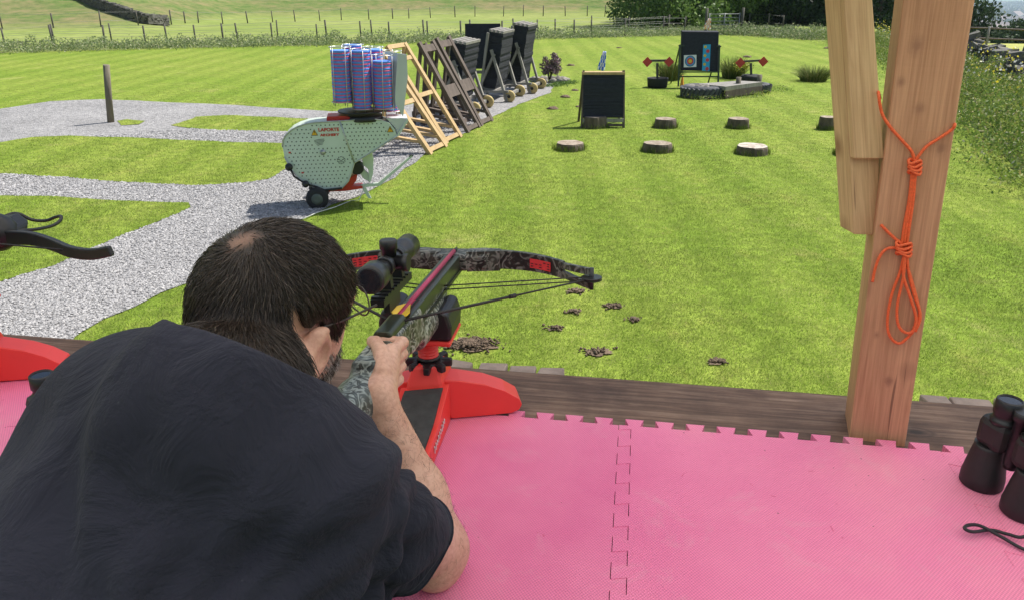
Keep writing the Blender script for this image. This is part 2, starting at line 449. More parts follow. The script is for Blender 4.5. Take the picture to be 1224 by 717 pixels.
def sheet(name, poly, z, mat, step=.25, amp=.03, kind='structure'):
    pts = ragged([Vector((p[0], p[1], z)) for p in poly], step, amp) if amp else [Vector((p[0], p[1], z)) for p in poly]
    tris = geometry.tessellate_polygon([pts]); mb = MB(); mb.add(pts, [tuple(t) for t in tris])
    o = mb.build(name, mat)
    return tag(o, kind=kind), [(p.x, p.y) for p in pts]
edge_px = [(0, 64), (200, 58), (400, 54), (560, 50), (640, 47), (760, 44), (882, 42), (990, 50), (1050, 70), (1145, 140), (1224, 212)]
lawn_edge = [G(u, v) for u, v in edge_px]
lawn_poly = [(-26, 29.5)]+[(p.x, p.y) for p in lawn_edge]+[(5.6, 7), (4.5, 3), (4.2, -8), (-26, -8)]
sheet('lawn', lawn_poly, .004, M['lawn'], 1.5, .08)
def GP(pts): return [tuple(G(u, v))[:2] for u, v in pts]
gravel_poly = [(-14, 12.4)]+GP([(0, 131), (60, 122), (120, 119.5), (250, 125), (400, 134), (480, 128), (560, 111), (610, 102), (655, 99), (664, 104), (655, 112), (620, 126), (585, 143), (560, 155), (530, 172), (500, 190), (470, 213), (440, 232), (400, 245), (365, 262), (300, 297), (235, 335), (195, 352), (165, 366), (130, 380), (98, 400), (60, 428)])+[(-14, 3.2)]
_, gravel_pts = sheet('gravel_path', gravel_poly, .010, M['gravel'], .22, .035)
islands = [GP([(205, 151), (235, 141), (270, 138.5), (400, 145), (470, 149), (455, 160), (400, 160), (262, 157), (225, 154)]),
           GP([(-160, 190), (0, 172), (37, 165), (83, 163.5), (175, 167), (341, 173), (362, 178), (355, 197), (322, 216), (295, 221), (230, 223.5), (138, 218), (46, 212), (0, 209), (-160, 205)]),
           GP([(-160, 232), (0, 235), (69, 237), (147, 241), (228, 244), (232, 249), (198, 263), (138, 286), (60, 320), (0, 339), (-160, 400)]),
           GP([(138, 146), (150, 144), (172, 146), (165, 150), (145, 151)])]
isl_pts = []
for q in islands:
    _, pp = sheet('lawn_patch', q, .018, M['lawn'], .2, .03); isl_pts.append(pp)
meadow_poly = GP([(1146, 73), (1224, 80), (1420, 92), (1420, 60), (1224, 53), (1120, 52)])
def meadow_mat():
    m, nt, b = new_mat('buttercup_meadow'); co = coords(nt, 'Object'); n = noise_(nt, co, 5, 5, .8); n2 = noise_(nt, co, .5, 4, .6)
    r = ramp(nt, [(.42, (.20, .26, .06)), (.55, (.36, .33, .06)), (.75, (.55, .44, .05))]); nt.links.new(n, r.inputs[0])
    r2 = ramp(nt, [(.4, (.7, .8, .7)), (.6, (1.1, 1.1, 1))]); nt.links.new(n2, r2.inputs[0])
    nt.links.new(mix(nt, r.outputs[0], r2.outputs[0], 1, 'MULTIPLY'), b.inputs['Base Color']); b.inputs['Roughness'].default_value = .9
    return m
sheet('meadow', meadow_poly, .006, meadow_mat(), 1, .1)
# bare earth on the lawn
for i, (u, v, w, h_) in enumerate([(562, 415, 42, 11), (714, 422, 24, 6), (732, 368, 15, 4), (690, 350, 14, 4), (664, 394, 12, 3), (686, 374, 10, 3), (858, 434, 16, 4), (757, 384, 10, 3)]):
    pts = []
    for k in range(26):
        a = 2*math.pi*k/26; q = 1+.75*mnoise.noise(Vector((math.cos(a)*2, math.sin(a)*2, i*3.1)))
        q *= .72; pts.append(tuple(G(u+w*q*math.cos(a), v+h_*q*math.sin(a)))[:2])
    o_, _ = sheet('bare_earth', pts, .014, M['soil'], .1, .015); c_ = G(u, v); mbc = MB()
    rx, ry = abs(G(u+w, v).x-c_.x), abs(G(u, v-h_).y-c_.y)
    for k in range(420 if i == 0 else 60):
        a, q = random.uniform(0, 6.28), abs(random.gauss(0, .5)); s_ = random.uniform(.004, .013); mbc.ball((c_.x+math.cos(a)*rx*q, c_.y+math.sin(a)*ry*q, .014+(.035 if i == 0 else .012)*max(0, 1-q*q)), (s_, s_, s_*.8), 6, 0, .8)
    tag(mbc.build('soil_crumbs', M['soil']), kind='stuff')
bare = [(562, 415, 42, 11), (714, 422, 24, 6), (732, 368, 15, 4), (690, 350, 14, 4)]

# ---------- grass blades and gravel stones as ground cover ----------
def on_gravel(x, y):
    g = in_poly(x, y, gravel_pts)
    for p in isl_pts: g &= ~in_poly(x, y, p)
    return g
def make_grass():
    N = 760000
    r_ = 3.6*(24/3.6)**rng.random(N)**.85; az = rng.uniform(R(-44), R(44), N)
    x = r_*np.sin(az); y = r_*np.cos(az)
    k = ~on_gravel(x, y) & in_poly(x, y, lawn_poly) & (rng.random(N) > np.clip((r_-9)/14, 0, .97))
    for u, v, w, h_ in bare:
        c = G(u, v); e1 = G(u+w, v); e2 = G(u, v-h_)
        k &= (((x-c.x)/abs(e1.x-c.x))**2+((y-c.y)/abs(e2.y-c.y))**2 > .75+.5*rng.random(N))
    x = x[k]; y = y[k]; r_ = r_[k]; n = len(x)
    w = .0020+.00052*r_; hh = (.010+.011*rng.random(n)**1.5)*(1+.012*r_)
    cl = np.array([mnoise.noise(Vector((a*.8, b*.8, 0))) for a, b in zip(x[::40], y[::40])])
    hh *= 1+.3*np.interp(np.arange(n), np.arange(0, n, 40), cl)*0
    tuft = rng.random(n) < .004; hh[tuft] *= 1.8
    a = rng.uniform(0, 2*np.pi, n); lean = hh*rng.uniform(.1, .9, n); b = rng.uniform(0, 2*np.pi, n)
    zb = np.full(n, .004)
    for q_ in isl_pts: zb[in_poly(x, y, q_)] = .018
    B = np.stack([x, y, zb], 1); s = np.stack([np.cos(a), np.sin(a), np.zeros(n)], 1)*w[:, None]*.5
    tip = B+np.stack([np.cos(b)*lean, np.sin(b)*lean, hh], 1)
    V = np.stack([B-s, B+s, tip], 1).reshape(-1, 3)
    return mesh_np('lawn_grass', V, np.arange(n*3).reshape(n, 3), M['grass_blade'])
tag(make_grass(), kind='stuff')
def make_stones():
    N = 300000
    r_ = 3.9*(15/3.9)**rng.random(N)**.9; az = rng.uniform(R(-44), R(2), N); x = r_*np.sin(az); y = r_*np.cos(az)
    k = on_gravel(x, y); x = x[k]; y = y[k]; r_ = r_[k]; n = len(x)
    # a few strays along the grass edges
    s = (.005+.0009*r_)*(rng.uniform(.6, 1.3, n))
    O = np.array([(1, 0, 0), (0, 1, 0), (-1, 0, 0), (0, -1, 0), (0, 0, .5), (0, 0, -.5)], float)
    J = O[None]*(1+rng.uniform(-.35, .35, (n, 6, 1)))+rng.uniform(-.2, .2, (n, 6, 3))
    an = rng.uniform(0, 2*np.pi, n); c, s_ = np.cos(an), np.sin(an)
    X = J[..., 0]*c[:, None]-J[..., 1]*s_[:, None]; Y = J[..., 0]*s_[:, None]+J[..., 1]*c[:, None]
    V = np.stack([X, Y, J[..., 2]], 2)*s[:, None, None]+np.stack([x, y, .010+s*.4], 1)[:, None, :]
    T8 = np.array([(0, 1, 4), (1, 2, 4), (2, 3, 4), (3, 0, 4), (1, 0, 5), (2, 1, 5), (3, 2, 5), (0, 3, 5)])
    Fc = (np.arange(n)*6)[:, None, None]+T8[None]
    return mesh_np('gravel_stones', V.reshape(-1, 3), Fc.reshape(-1, 3), M['stone_chip'])
tag(make_stones(), kind='stuff')

# ---------- weeds along the fences ----------
def weed_strip(name, path, width, height, n, size, mat, seed=1, gap=.0):
    """leafy strip following a ground path; height varies in tufts"""
    pts = [Vector(p) for p in path]; L = [0]
    for i in range(1, len(pts)): L.append(L[-1]+(pts[i]-pts[i-1]).length)
    s = rng.random(n)*L[-1]; C = np.zeros((n, 3)); P3 = np.array([tuple(p) for p in pts])
    for j in range(3): C[:, j] = np.interp(s, L, P3[:, j])
    tx = np.gradient(P3[:, 0]); ty = np.gradient(P3[:, 1]); ang = np.interp(s, L, np.arctan2(ty, tx))
    off = rng.normal(0, .32, n)*width if height < .9 else rng.uniform(-.5, .5, n)*width*(1+.25*np.sin(s*1.7)*np.sin(s*.6+1))
    C[:, 0] += -np.sin(ang)*off; C[:, 1] += np.cos(ang)*off
    tuft = np.array([mnoise.noise(Vector((q*1.3, o*2, seed)))+.5*mnoise.noise(Vector((q*4.1, o*4, seed+5))) for q, o in zip(s, off)])
    hh = height*np.clip(.62+.75*tuft, .12 if height < .9 else .38, 2.1)
    C[:, 2] += hh*rng.random(n)**.8
    C[:, :2] += rng.normal(0, .05, (n, 2))
    V, Fc = leafset(C, None, size, .4)
    return mesh_np(name, V, Fc, mat)
near = [G(u, v) for u, v in [(-120, 69), (0, 63), (200, 57.5), (400, 53.5), (560, 49.5), (640, 46.5), (760, 43.5), (875, 41)]]
tag(weed_strip('fence_weeds', near, 1.7, .55, 42000, .085, M['leaf_weed'], 1), kind='stuff')
far_r = [G(u, v) for u, v in [(870, 41), (930, 44), (990, 48)]]
tag(weed_strip('rough_grass_strip', far_r, 2.2, .6, 8000, .12, M['leaf_weed'], 4), kind='stuff')
right_path = [G(u, v)+Vector((.50, .1, 0)) for u, v in [(990, 50), (1050, 70), (1100, 100), (1145, 140), (1185, 175), (1224, 212), (1262, 250)]]
sheet('verge_ground', [tuple(q+Vector((-.45, 0, 0)))[:2] for q in right_path]+[tuple(q+Vector((1.6, 0, 0)))[:2] for q in right_path[::-1]], .016, ground_mat('verge_ground', (.05, .09, .02), (.09, .13, .03), (.14, .15, .06)), .4, .1)
tag(weed_strip('wildflower_verge', [q+Vector((.5, 0, 0)) for q in right_path], 1.9, .78, 190000, .055, M['leaf_hedge'], 9), kind='stuff')
M['petal'] = island_mat('petal', [(0, (.70, .58, .04)), (.55, (.75, .66, .08)), (.7, (.75, .74, .68)), (1, (.8, .79, .75))], .6, .3)
fl_p = [q+Vector((.4, 0, 0)) for q in right_path]; nfl = 1500; sL = np.cumsum([0]+[(fl_p[i]-fl_p[i-1]).length for i in range(1, len(fl_p))]); sq_ = rng.random(nfl)*sL[-1]
Cf = np.stack([np.interp(sq_, sL, [p[j] for p in fl_p]) for j in range(3)], 1); Cf[:, 0] += rng.uniform(-.3, 1.5, nfl); Cf[:, 2] = rng.uniform(.35, .95, nfl)
V, Fc = leafset(Cf, None, .055, .9); tag(mesh_np('wildflowers', V, Fc, M['petal']), kind='stuff')
def grass_spikes(c, rad, h, n, w=.012):
    """a clump of arching rush blades"""
    a = rng.uniform(0, 2*np.pi, n); r0 = rad*.62*np.sqrt(rng.random(n)); lean = rng.uniform(0, .85, n)
    K = 4; Pth = np.zeros((n, K, 3)); hh = h*rng.uniform(.4, 1.12, n)
    for k in range(K):
        t = k/(K-1); rr = r0+rad*lean*t**1.8*.9
        Pth[:, k, 0] = c[0]+np.cos(a)*rr; Pth[:, k, 1] = c[1]+np.sin(a)*rr; Pth[:, k, 2] = c[2]+hh*(t-.18*lean*t**3)
    return strands(Pth, w*.5, .15)
M['rush'] = island_mat('rush', [(0, (.07, .12, .02)), (.6, (.15, .21, .05)), (.85, (.30, .29, .10)), (1, (.42, .38, .18))], .6, .3)
for (u, v, wpx, hpx, lab) in [(801, 96, 34, 22, 'dark green rush clump behind the left red diamond spinner and beside the easel'), (876, 94, 36, 24, 'tall rush clump between the big target easel and the right diamond spinner'), (972, 97.5, 42, 17, 'low wide rush clump standing alone right of the diamond targets')]:
    p = G(u, v); sc = (ray(u, v)*(1/ray(u, v).dot(Vector((0, CP, -SP))))).length and (p-Vector((0, 0, EYE))).dot(Vector((0, CP, -SP)))/F
    o_ = thing('rush_clump', p, lab, 'rush clump', 'rush clumps on the lawn')
    V, Fc = grass_spikes(tuple(p), wpx*sc*.55, hpx*sc*1.05, 700, .013); mesh_np('blades', V, Fc, M['rush'], o_, True)

# ---------- fences ----------
def fence(name, path, spacing, h, rad, mat, label, wires=2, rail=False, lean=.04, group=None):
    pts = [Vector(p) for p in path]; L = [0]
    for i in range(1, len(pts)): L.append(L[-1]+(pts[i]-pts[i-1]).length)
    t = thing(name, pts[0], label, 'fence', group)
    n = int(L[-1]/spacing)+1; tops = []
    for i in range(n):
        s = min(L[-1], i*spacing*random.uniform(.985, 1.015))
        p = Vector([np.interp(s, L, [q[j] for q in pts]) for j in range(3)]); p.z = terr(p.x, p.y)
        q = p+Vector((random.uniform(-lean, lean), random.uniform(-lean, lean), h*random.uniform(.92, 1.08)))
        MB().tube([p-Vector((0, 0, .1)), q], rad*random.uniform(.8, 1.15), 7).build('post', mat, t)
        tops.append((p, q))
    mb = MB()
    for wv in range(wires):
        f = .35+.55*wv/max(1, wires-1) if not rail else (.92, .5)[wv]
        mb.tube([a.lerp(b, f) for a, b in tops], .0045 if not rail else .03, 4)
    mb.build('rail' if rail else 'wire', M['weathered'] if rail else M['wire'], t)
    return t
M['wire'] = simple('wire', (.30, .30, .29), .5, .6, .1)
nf = [G(u, v) for u, v in [(-120, 66), (0, 60.5), (200, 55.5), (400, 52), (560, 48), (700, 44.5), (840, 41.5)]]
fence('wire_fence', nf, 1.72, .86, .036, M['fence_dark'], 'post and wire fence rising out of the weeds at the edge of the mown lawn', 3)
nf2 = [p+Vector((-.6, 2.1, 0)) for p in nf]
fence('wire_fence', nf2, 2.3, .84, .038, M['fence_dark'], 'second post and wire fence just behind the weedy one on the pale field side', 3)
ff = [T(u, v) for u, v in [(205, 30), (240, 29), (400, 25), (560, 20.5), (700, 19.5), (780, 22), (860, 28), (914, 33), (965, 37)]]
fence('wire_fence', ff, 1.75, .78, .036, M['fence_dark'], 'farthest wire fence crossing the foot of the bracken hill', 2)
ff2 = [T(u, v) for u, v in [(-60, 36.5), (20, 35), (80, 33.5), (150, 32), (196, 31)]]
fence('wire_fence', ff2, 2.3, .8, .04, M['fence_dark'], 'short wire fence at upper left running up to the dry stone wall', 2)
rf = [G(u, v) for u, v in [(1090, 58), (1145, 60), (1195, 61.5), (1260, 64), (1400, 70)]]
fence('rail_fence', rf, 2.6, .85, .05, M['grey_timber'], 'timber rail fence crossing the yellow buttercup meadow at upper right', 2, True)
M['gate'] = simple('gate_metal', (.22, .23, .23), .5, .5, .1)
a, b = G(846, 42.5), G(882, 41.5); g_ = thing('field_gate', a, 'pale metal field gate at the far end of the lawn, right of the orange flag', 'gate')
mb = MB()
for k in range(6): mb.tube([a+Vector((0, 0, .15+.17*k)), b+Vector((0, 0, .15+.17*k))], .022, 6)
mb.build('bars', M['gate'], g_)
for q in (a, b, a.lerp(b, .5)): MB().tube([q, q+Vector((0, 0, 1.05))], .03, 6).build('upright', M['gate'], g_)
for q in (a-Vector((.15, 0, 0)), b+Vector((.15, 0, 0))): MB().tube([q, q+Vector((0, 0, 1.3))], .07, 8).build('post', M['fence_dark'], g_)

# ---------- dry stone walls ----------
def stone_wall(name, path, h, th, label, size=.22, rough=1.0, ground_fn=terr, fallen=False):
    pts = [Vector(p) for p in path]; L = [0]
    for i in range(1, len(pts)): L.append(L[-1]+(pts[i]-pts[i-1]).length)
    mb = MB(); rows = max(2, int(h/(size*.55)))
    for r_ in range(rows):
        s = random.uniform(0, size)
        while s < L[-1]:
            w = size*random.uniform(.7, 1.6)
            p = Vector([np.interp(s, L, [q[j] for q in pts]) for j in range(3)]); p2 = Vector([np.interp(min(L[-1], s+.1), L, [q[j] for q in pts]) for j in range(3)])
            an = math.atan2(p2.y-p.y, p2.x-p.x)
            hh = h*(1 if not fallen else .65+.45*mnoise.noise(Vector((s*.5, 0, 2))))
            z = (r_+.5)*size*.55
            if z < hh:
                nn = 2 if size > .15 else 1
                for sd in ((-1, 1) if r_ < rows-1 else (0,)):
                    c = Vector((p.x-math.sin(an)*sd*th*.25, p.y+math.cos(an)*sd*th*.25, ground_fn(p.x, p.y)+z))
                    o = len(mb.v); rot = Matrix.Rotation(an+random.uniform(-.15, .15), 3, 'Z') @ Matrix.Rotation(random.uniform(-.2, .2)*rough, 3, 'X')
                    mb.box(c, (w, th*(.55 if sd else .8), size*.55*random.uniform(.85, 1.15)), rot, jit=size*.09*rough)
            s += w*.96
    return tag(mb.build(name, M['drystone'], bevel=0), label, 'stone wall')
wl = [T(u, v) for u, v in [(78, -4), (100, 4), (130, 14), (160, 25), (175, 29), (200, 31)]]
stone_wall('dry_stone_wall', wl, .62, .4, 'dark dry stone wall running down the grassy hill at upper left', .2)
wr = [G(u, v) for u, v in [(1068, 60), (1110, 70), (1150, 83), (1190, 103), (1230, 125), (1290, 155)]]
wr = [p+Vector((.25, .2, 0)) for p in wr]
stone_wall('dry_stone_wall', wr, 1.15, .6, 'tumbled dry stone wall behind the wildflower verge at right', .3, 1.6, lambda x, y: 0.0, True)
for (u, v, hh, lab) in [(1209, 108, 1.15, 'leaning wooden post sticking up behind the tumbled stone wall at right'), (1180, 92, .95, 'shorter wooden post rising behind the tumbled stone wall, left of the leaning one')]:
    p = G(u, v)+Vector((1.3, .8, 0)); q = p+Vector((.12, 0, hh))
    tag(MB().tube([p, q], [.06, .055], 8).build('wooden_post', M['fence_dark']), lab, 'post')

# ---------- trees and far town ----------
def make_tree(name, loc, h, rad, n, leaf, mat, label, group, bare_=.12, seed=0, cat='tree'):
    t = thing(name, loc, label, cat, group); x, y, z = loc
    rs = random.Random(seed); mb = MB(); th = h*.55
    mb.tube([(x, y, z-.3), (x+.1, y, z+th*.5), (x, y+.1, z+th)], [rad*.09, rad*.07, rad*.04], 8)
    cl = []
    for k in range(26):
        a = rs.uniform(0, 6.28); e = rs.uniform(-.2, 1.0); rr = rad*rs.uniform(.45, .95)*math.sqrt(max(.1, 1-max(0, e)**2*.8))
        c = Vector((x+math.cos(a)*rr*.8, y+math.sin(a)*rr*.8, z+h*bare_+(h*(1-bare_)-rad*.35)*(.5+.5*e) if e > 0 else z+h*bare_+rad*.3+h*.25*rs.random()))
        cl.append((c, rad*rs.uniform(.28, .5)))
        if k < 10: mb.tube([(x, y, z+th*rs.uniform(.3, .9)), Vector((x, y, c.z-.3)).lerp(c, .5), c], [rad*.03, rad*.02, rad*.008], 5)
    for k in range(16):
        a = 6.283*k/16+rs.uniform(-.2, .2); rr = rad*rs.uniform(.55, 1.0); cl.append((Vector((x+math.cos(a)*rr, y+math.sin(a)*rr, z+rs.uniform(.3, h*.26))), rad*rs.uniform(.30, .42)))
    mb.build('trunk', M['bark'], t)
    C = []; per = n//len(cl)
    for c, r_ in cl:
        d = rng.normal(size=(per, 3)); d /= np.linalg.norm(d, axis=1)[:, None]; q = r_*rng.random(per)**.45
        C.append(np.array(c)+d*q[:, None]*np.array([1, 1, .75]))
    V, Fc = leafset(np.concatenate(C), None, leaf, .6); mesh_np('crown', V, Fc, mat, t)
    return t
def gz(x, y): return (x, y, terr(x, y)-.1)
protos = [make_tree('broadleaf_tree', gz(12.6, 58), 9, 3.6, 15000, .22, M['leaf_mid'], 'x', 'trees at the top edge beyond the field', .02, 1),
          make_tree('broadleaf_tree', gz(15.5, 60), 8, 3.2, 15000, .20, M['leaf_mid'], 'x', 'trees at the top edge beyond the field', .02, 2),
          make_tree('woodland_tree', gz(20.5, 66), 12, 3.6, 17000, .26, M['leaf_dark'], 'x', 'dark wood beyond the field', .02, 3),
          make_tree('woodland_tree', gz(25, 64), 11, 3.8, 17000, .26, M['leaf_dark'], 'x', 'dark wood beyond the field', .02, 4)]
protos[0]['label'] = 'bright green broadleaf tree at the foot of the bracken hill, leftmost in the tree line'
protos[1]['label'] = 'sunlit broadleaf tree behind the orange flag, second from the left in the tree line'
protos[2]['label'] = 'dark tree just right of the two sunlit ones where the shaded wood begins'
protos[3]['label'] = 'dark tree left of the brace timber, above the far end of the lawn'
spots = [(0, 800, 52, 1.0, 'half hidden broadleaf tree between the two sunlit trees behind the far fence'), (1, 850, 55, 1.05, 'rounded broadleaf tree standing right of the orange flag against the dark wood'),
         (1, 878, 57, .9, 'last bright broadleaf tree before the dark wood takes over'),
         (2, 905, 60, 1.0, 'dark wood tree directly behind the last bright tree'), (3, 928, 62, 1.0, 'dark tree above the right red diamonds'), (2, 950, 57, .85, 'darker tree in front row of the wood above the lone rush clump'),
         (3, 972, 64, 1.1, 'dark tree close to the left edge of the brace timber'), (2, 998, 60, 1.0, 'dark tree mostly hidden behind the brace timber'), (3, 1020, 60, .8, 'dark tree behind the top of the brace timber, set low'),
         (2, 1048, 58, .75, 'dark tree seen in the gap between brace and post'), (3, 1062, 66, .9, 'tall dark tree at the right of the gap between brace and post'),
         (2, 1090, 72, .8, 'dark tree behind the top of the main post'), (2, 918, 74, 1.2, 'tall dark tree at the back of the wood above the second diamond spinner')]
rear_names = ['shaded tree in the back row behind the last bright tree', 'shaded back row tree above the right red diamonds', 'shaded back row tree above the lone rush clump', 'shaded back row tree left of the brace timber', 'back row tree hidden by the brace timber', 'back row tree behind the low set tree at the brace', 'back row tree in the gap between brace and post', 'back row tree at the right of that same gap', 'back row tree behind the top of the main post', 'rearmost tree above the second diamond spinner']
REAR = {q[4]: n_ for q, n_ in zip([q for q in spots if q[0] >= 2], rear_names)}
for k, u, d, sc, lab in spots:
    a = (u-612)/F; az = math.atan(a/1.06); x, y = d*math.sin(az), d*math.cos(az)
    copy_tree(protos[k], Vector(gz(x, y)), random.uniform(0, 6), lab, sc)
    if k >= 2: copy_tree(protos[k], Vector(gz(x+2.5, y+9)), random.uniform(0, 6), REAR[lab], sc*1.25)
M['leaf_hazy'] = island_mat('leaf_valley', [(0, (.03, .055, .025)), (1, (.07, .11, .045))], .6, .2)
vt = make_tree('valley_tree', gz(55, 78), 7.5, 3.4, 6000, .3, M['leaf_hazy'], 'round green tree below the meadow crest just right of the main post', 'trees below the meadow at upper right', .02, 7)
for u, d, sc, lab in [(1158, 84, .95, 'tree partly hidden by the right edge of the main post below the town'), (1176, 105, 1.1, 'second tree along the valley line from the main post'), (1196, 82, .85, 'low rounded tree in the middle of the valley tree line'),
                      (1212, 98, 1.05, 'tall tree near the right edge below the hazy town'), (1232, 80, .9, 'tree cut by the right edge of the view below the town'), (1250, 90, 1.1, 'tree outside the right edge below the town'), (1186, 125, 1.2, 'tree standing behind the valley tree line, nearest the town'), (1222, 130, 1.25, 'broad tree at the back right of the valley tree line'), (1146, 110, 1.2, 'tree behind the upper right corner of the main post')]:
    a = (u-612)/F; az = math.atan(a/1.06); x, y = d*math.sin(az), d*math.cos(az)
    copy_tree(vt, Vector(gz(x, y)), random.uniform(0, 6), lab, sc)
vt.location = gz(*(74*math.sin(math.atan(.6/1.06)), 74*math.cos(math.atan(.6/1.06))))
# town on the valley floor
mb = MB(); M['town_wall'] = island_mat('town_wall', [(0, (.45, .42, .38)), (.5, (.6, .57, .52)), (1, (.8, .79, .76))], .8); M['town_roof'] = island_mat('town_roof', [(0, (.10, .10, .12)), (1, (.28, .20, .17))], .8)
for k in range(1500):
    az = R(random.uniform(26, 40)); d = random.uniform(1700, 6500); x, y = d*math.sin(az), d*math.cos(az)
    if mnoise.noise(Vector((x*.0016, y*.0016, 1))) < -.12: continue
    w, l, h_ = random.uniform(8, 14), random.uniform(10, 30), random.uniform(5, 8); rot = Matrix.Rotation(random.uniform(0, 3.14), 3, 'Z'); c = Vector((x, y, terr(x, y)))
    if random.random() < .04: w, l, h_ = 40, 80, 9
    mb.box(c+Vector((0, 0, h_/2)), (w, l, h_), rot, 0)
    q = [c+rot @ Vector(p) for p in ((-w/2, -l/2, h_), (w/2, -l/2, h_), (w/2, l/2, h_), (-w/2, l/2, h_), (0, -l/2, h_+w*.35), (0, l/2, h_+w*.35))]
    mb.add(q, [(0, 1, 4), (2, 3, 5), (1, 2, 5, 4), (3, 0, 4, 5)], 1)
tag(mb.build('town', [M['town_wall'], M['town_roof']], recalc=False), kind='stuff')
C = []
for k in range(900):
    az = R(random.uniform(25, 41)); d = random.uniform(1200, 6800); x, y = d*math.sin(az), d*math.cos(az); z = terr(x, y)
    n = 30; q = rng.normal(0, 1, (n, 3))*np.array([16, 16, 3]); C.append(q+np.array([x, y, z+6]))
V, Fc = leafset(np.concatenate(C), None, 14, .7); tag(mesh_np('valley_woods', V, Fc, M['leaf_hazy']), kind='stuff')
# ================= things on the lawn =================
def depth(p): return (Vector(p)-Vector((0, 0, EYE))).dot(Vector((0, CP, -SP)))
# round post standing in the gravel
p = G(132, 147); q = PY(127, 78, p.y-.05)
tag(MB().tube([p-Vector((0, 0, .1)), p.lerp(q, .5), q], [.062, .058, .056], 14).build('round_post', M['post_old']), 'weathered round wooden post standing in the gravel by a tuft of grass', 'post')

# tree stumps
def log_end(name, cut, ring, dark):
    m, nt, b = new_mat(name); g = nt.nodes.new('ShaderNodeNewGeometry'); co = coords(nt, 'Object', (1, 1, 1))
    w = nt.nodes.new('ShaderNodeTexWave'); w.wave_type = 'RINGS'; w.rings_direction = 'Z'; w.inputs['Scale'].default_value = 14; w.inputs['Distortion'].default_value = 3; w.inputs['Detail'].default_value = 3
    nt.links.new(co, w.inputs['Vector']); r = ramp(nt, [(.2, ring), (.8, cut)]); nt.links.new(w.outputs[0], r.inputs[0])
    n = noise_(nt, co, 9, 5, .7); r2 = ramp(nt, [(.4, (.55, .5, .45)), (.6, (1, 1, 1))]); nt.links.new(n, r2.inputs[0])
    nt.links.new(mix(nt, r.outputs[0], r2.outputs[0], 1, 'MULTIPLY'), b.inputs['Base Color']); b.inputs['Roughness'].default_value = .9
    return m
M['log_cut'] = log_end('log_cut', (.45, .38, .30), (.26, .21, .16), 0)
M['log_pale'] = log_end('log_pale', (.62, .57, .50), (.45, .40, .33), 0)
M['log_bark'] = simple('log_bark', (.13, .10, .075), .95, 0, .45, 10, 1, 25, .03, (1, 1, .3))
def stump(loc, r, h, label, pale=False, tilt=0):
    t = thing('tree_stump', loc, label, 'tree stump', 'tree stumps set out on the lawn'); x, y, z = loc
    n = 26; A = []; B = []; T_ = []
    sd = random.random()*50
    for k in range(n):
        a = 2*math.pi*k/n; q = 1+.16*mnoise.noise(Vector((math.cos(a)*1.6, math.sin(a)*1.6, sd)))+.05*mnoise.noise(Vector((math.cos(a)*7, math.sin(a)*7, sd)))
        ti = tilt*math.sin(a)
        A.append((x+math.cos(a)*r*q*1.08, y+math.sin(a)*r*q*1.08, z-.02)); B.append((x+math.cos(a)*r*q, y+math.sin(a)*r*q, z+h*.85+ti)); T_.append((x+math.cos(a)*r*q*.96, y+math.sin(a)*r*q*.96, z+h+ti))
    mb = MB(); mb.add(A+B+T_, [(i+j*n, (i+1) % n+j*n, (i+1) % n+(j+1)*n, i+(j+1)*n) for j in (0, 1) for i in range(n)]); mb.build('bark', M['log_bark'], t)
    top = MB(); c = (x, y, z+h+.004); inner = [(a*.5+x*.5, b*.5+y*.5, z+h+.004) for a, b, _ in T_]
    top.add([c]+inner+[(a, b, cc+.003) for a, b, cc in T_], [(0, 1+i, 1+(i+1) % n) for i in range(n)]+[(1+i, 1+n+i, 1+n+(i+1) % n, 1+(i+1) % n) for i in range(n)])
    top.build('cut_face', M['log_pale' if pale else 'log_cut'], t)
    # grass left long around the foot
    m_ = 300; a = rng.uniform(0, 6.28, m_); rr = r*(1.05+.22*rng.random(m_)**2); Pth = np.zeros((m_, 2, 3))
    Pth[:, 0] = np.stack([x+np.cos(a)*rr, y+np.sin(a)*rr, np.full(m_, z)], 1); Pth[:, 1] = Pth[:, 0]+np.stack([rng.normal(0, .02, m_), rng.normal(0, .02, m_), .05+.06*rng.random(m_)], 1)
    return Pth
fr = []
def st(u0, u1, vb, vt_, label, pale=False):
    c = G((u0+u1)/2, vb-2); r = (u1-u0)/2/F*depth(c); c.y += r*.55
    h = max(.09, ((vb-vt_)/F*depth(c)*1.0-r*2*.13)*(1.35 if vb < 170 else 1.1)); fr.append(stump(tuple(c), r*.93, h, label, pale))
st(663, 699, 183, 171, 'low flat stump at the left end of the front stump row'); st(770, 805, 185, 171.5, 'flat pale topped stump, second in the front stump row')
st(882, 920, 188, 174.5, 'widest flat stump with bleached white top in the front row', True); st(1001, 1030, 189, 175, 'stump mostly hidden behind the hanging end of the brace timber')
st(697, 727, 156, 142.5, 'round stump touching the foot of the empty black target butt'); st(783, 809, 156, 145, 'small stump in the back row, right of the empty black butt')
st(871, 897, 156.5, 145, 'small dark stump in the back row, straight behind the bleached one'); st(980, 1000, 158, 144.5, 'tilted stump in the back row close to the brace timber')
Pt = np.concatenate(fr); V, Fc = strands(Pt, .0028, .2); tag(mesh_np('stump_grass', V, Fc, M['grass_blade']), kind='stuff')

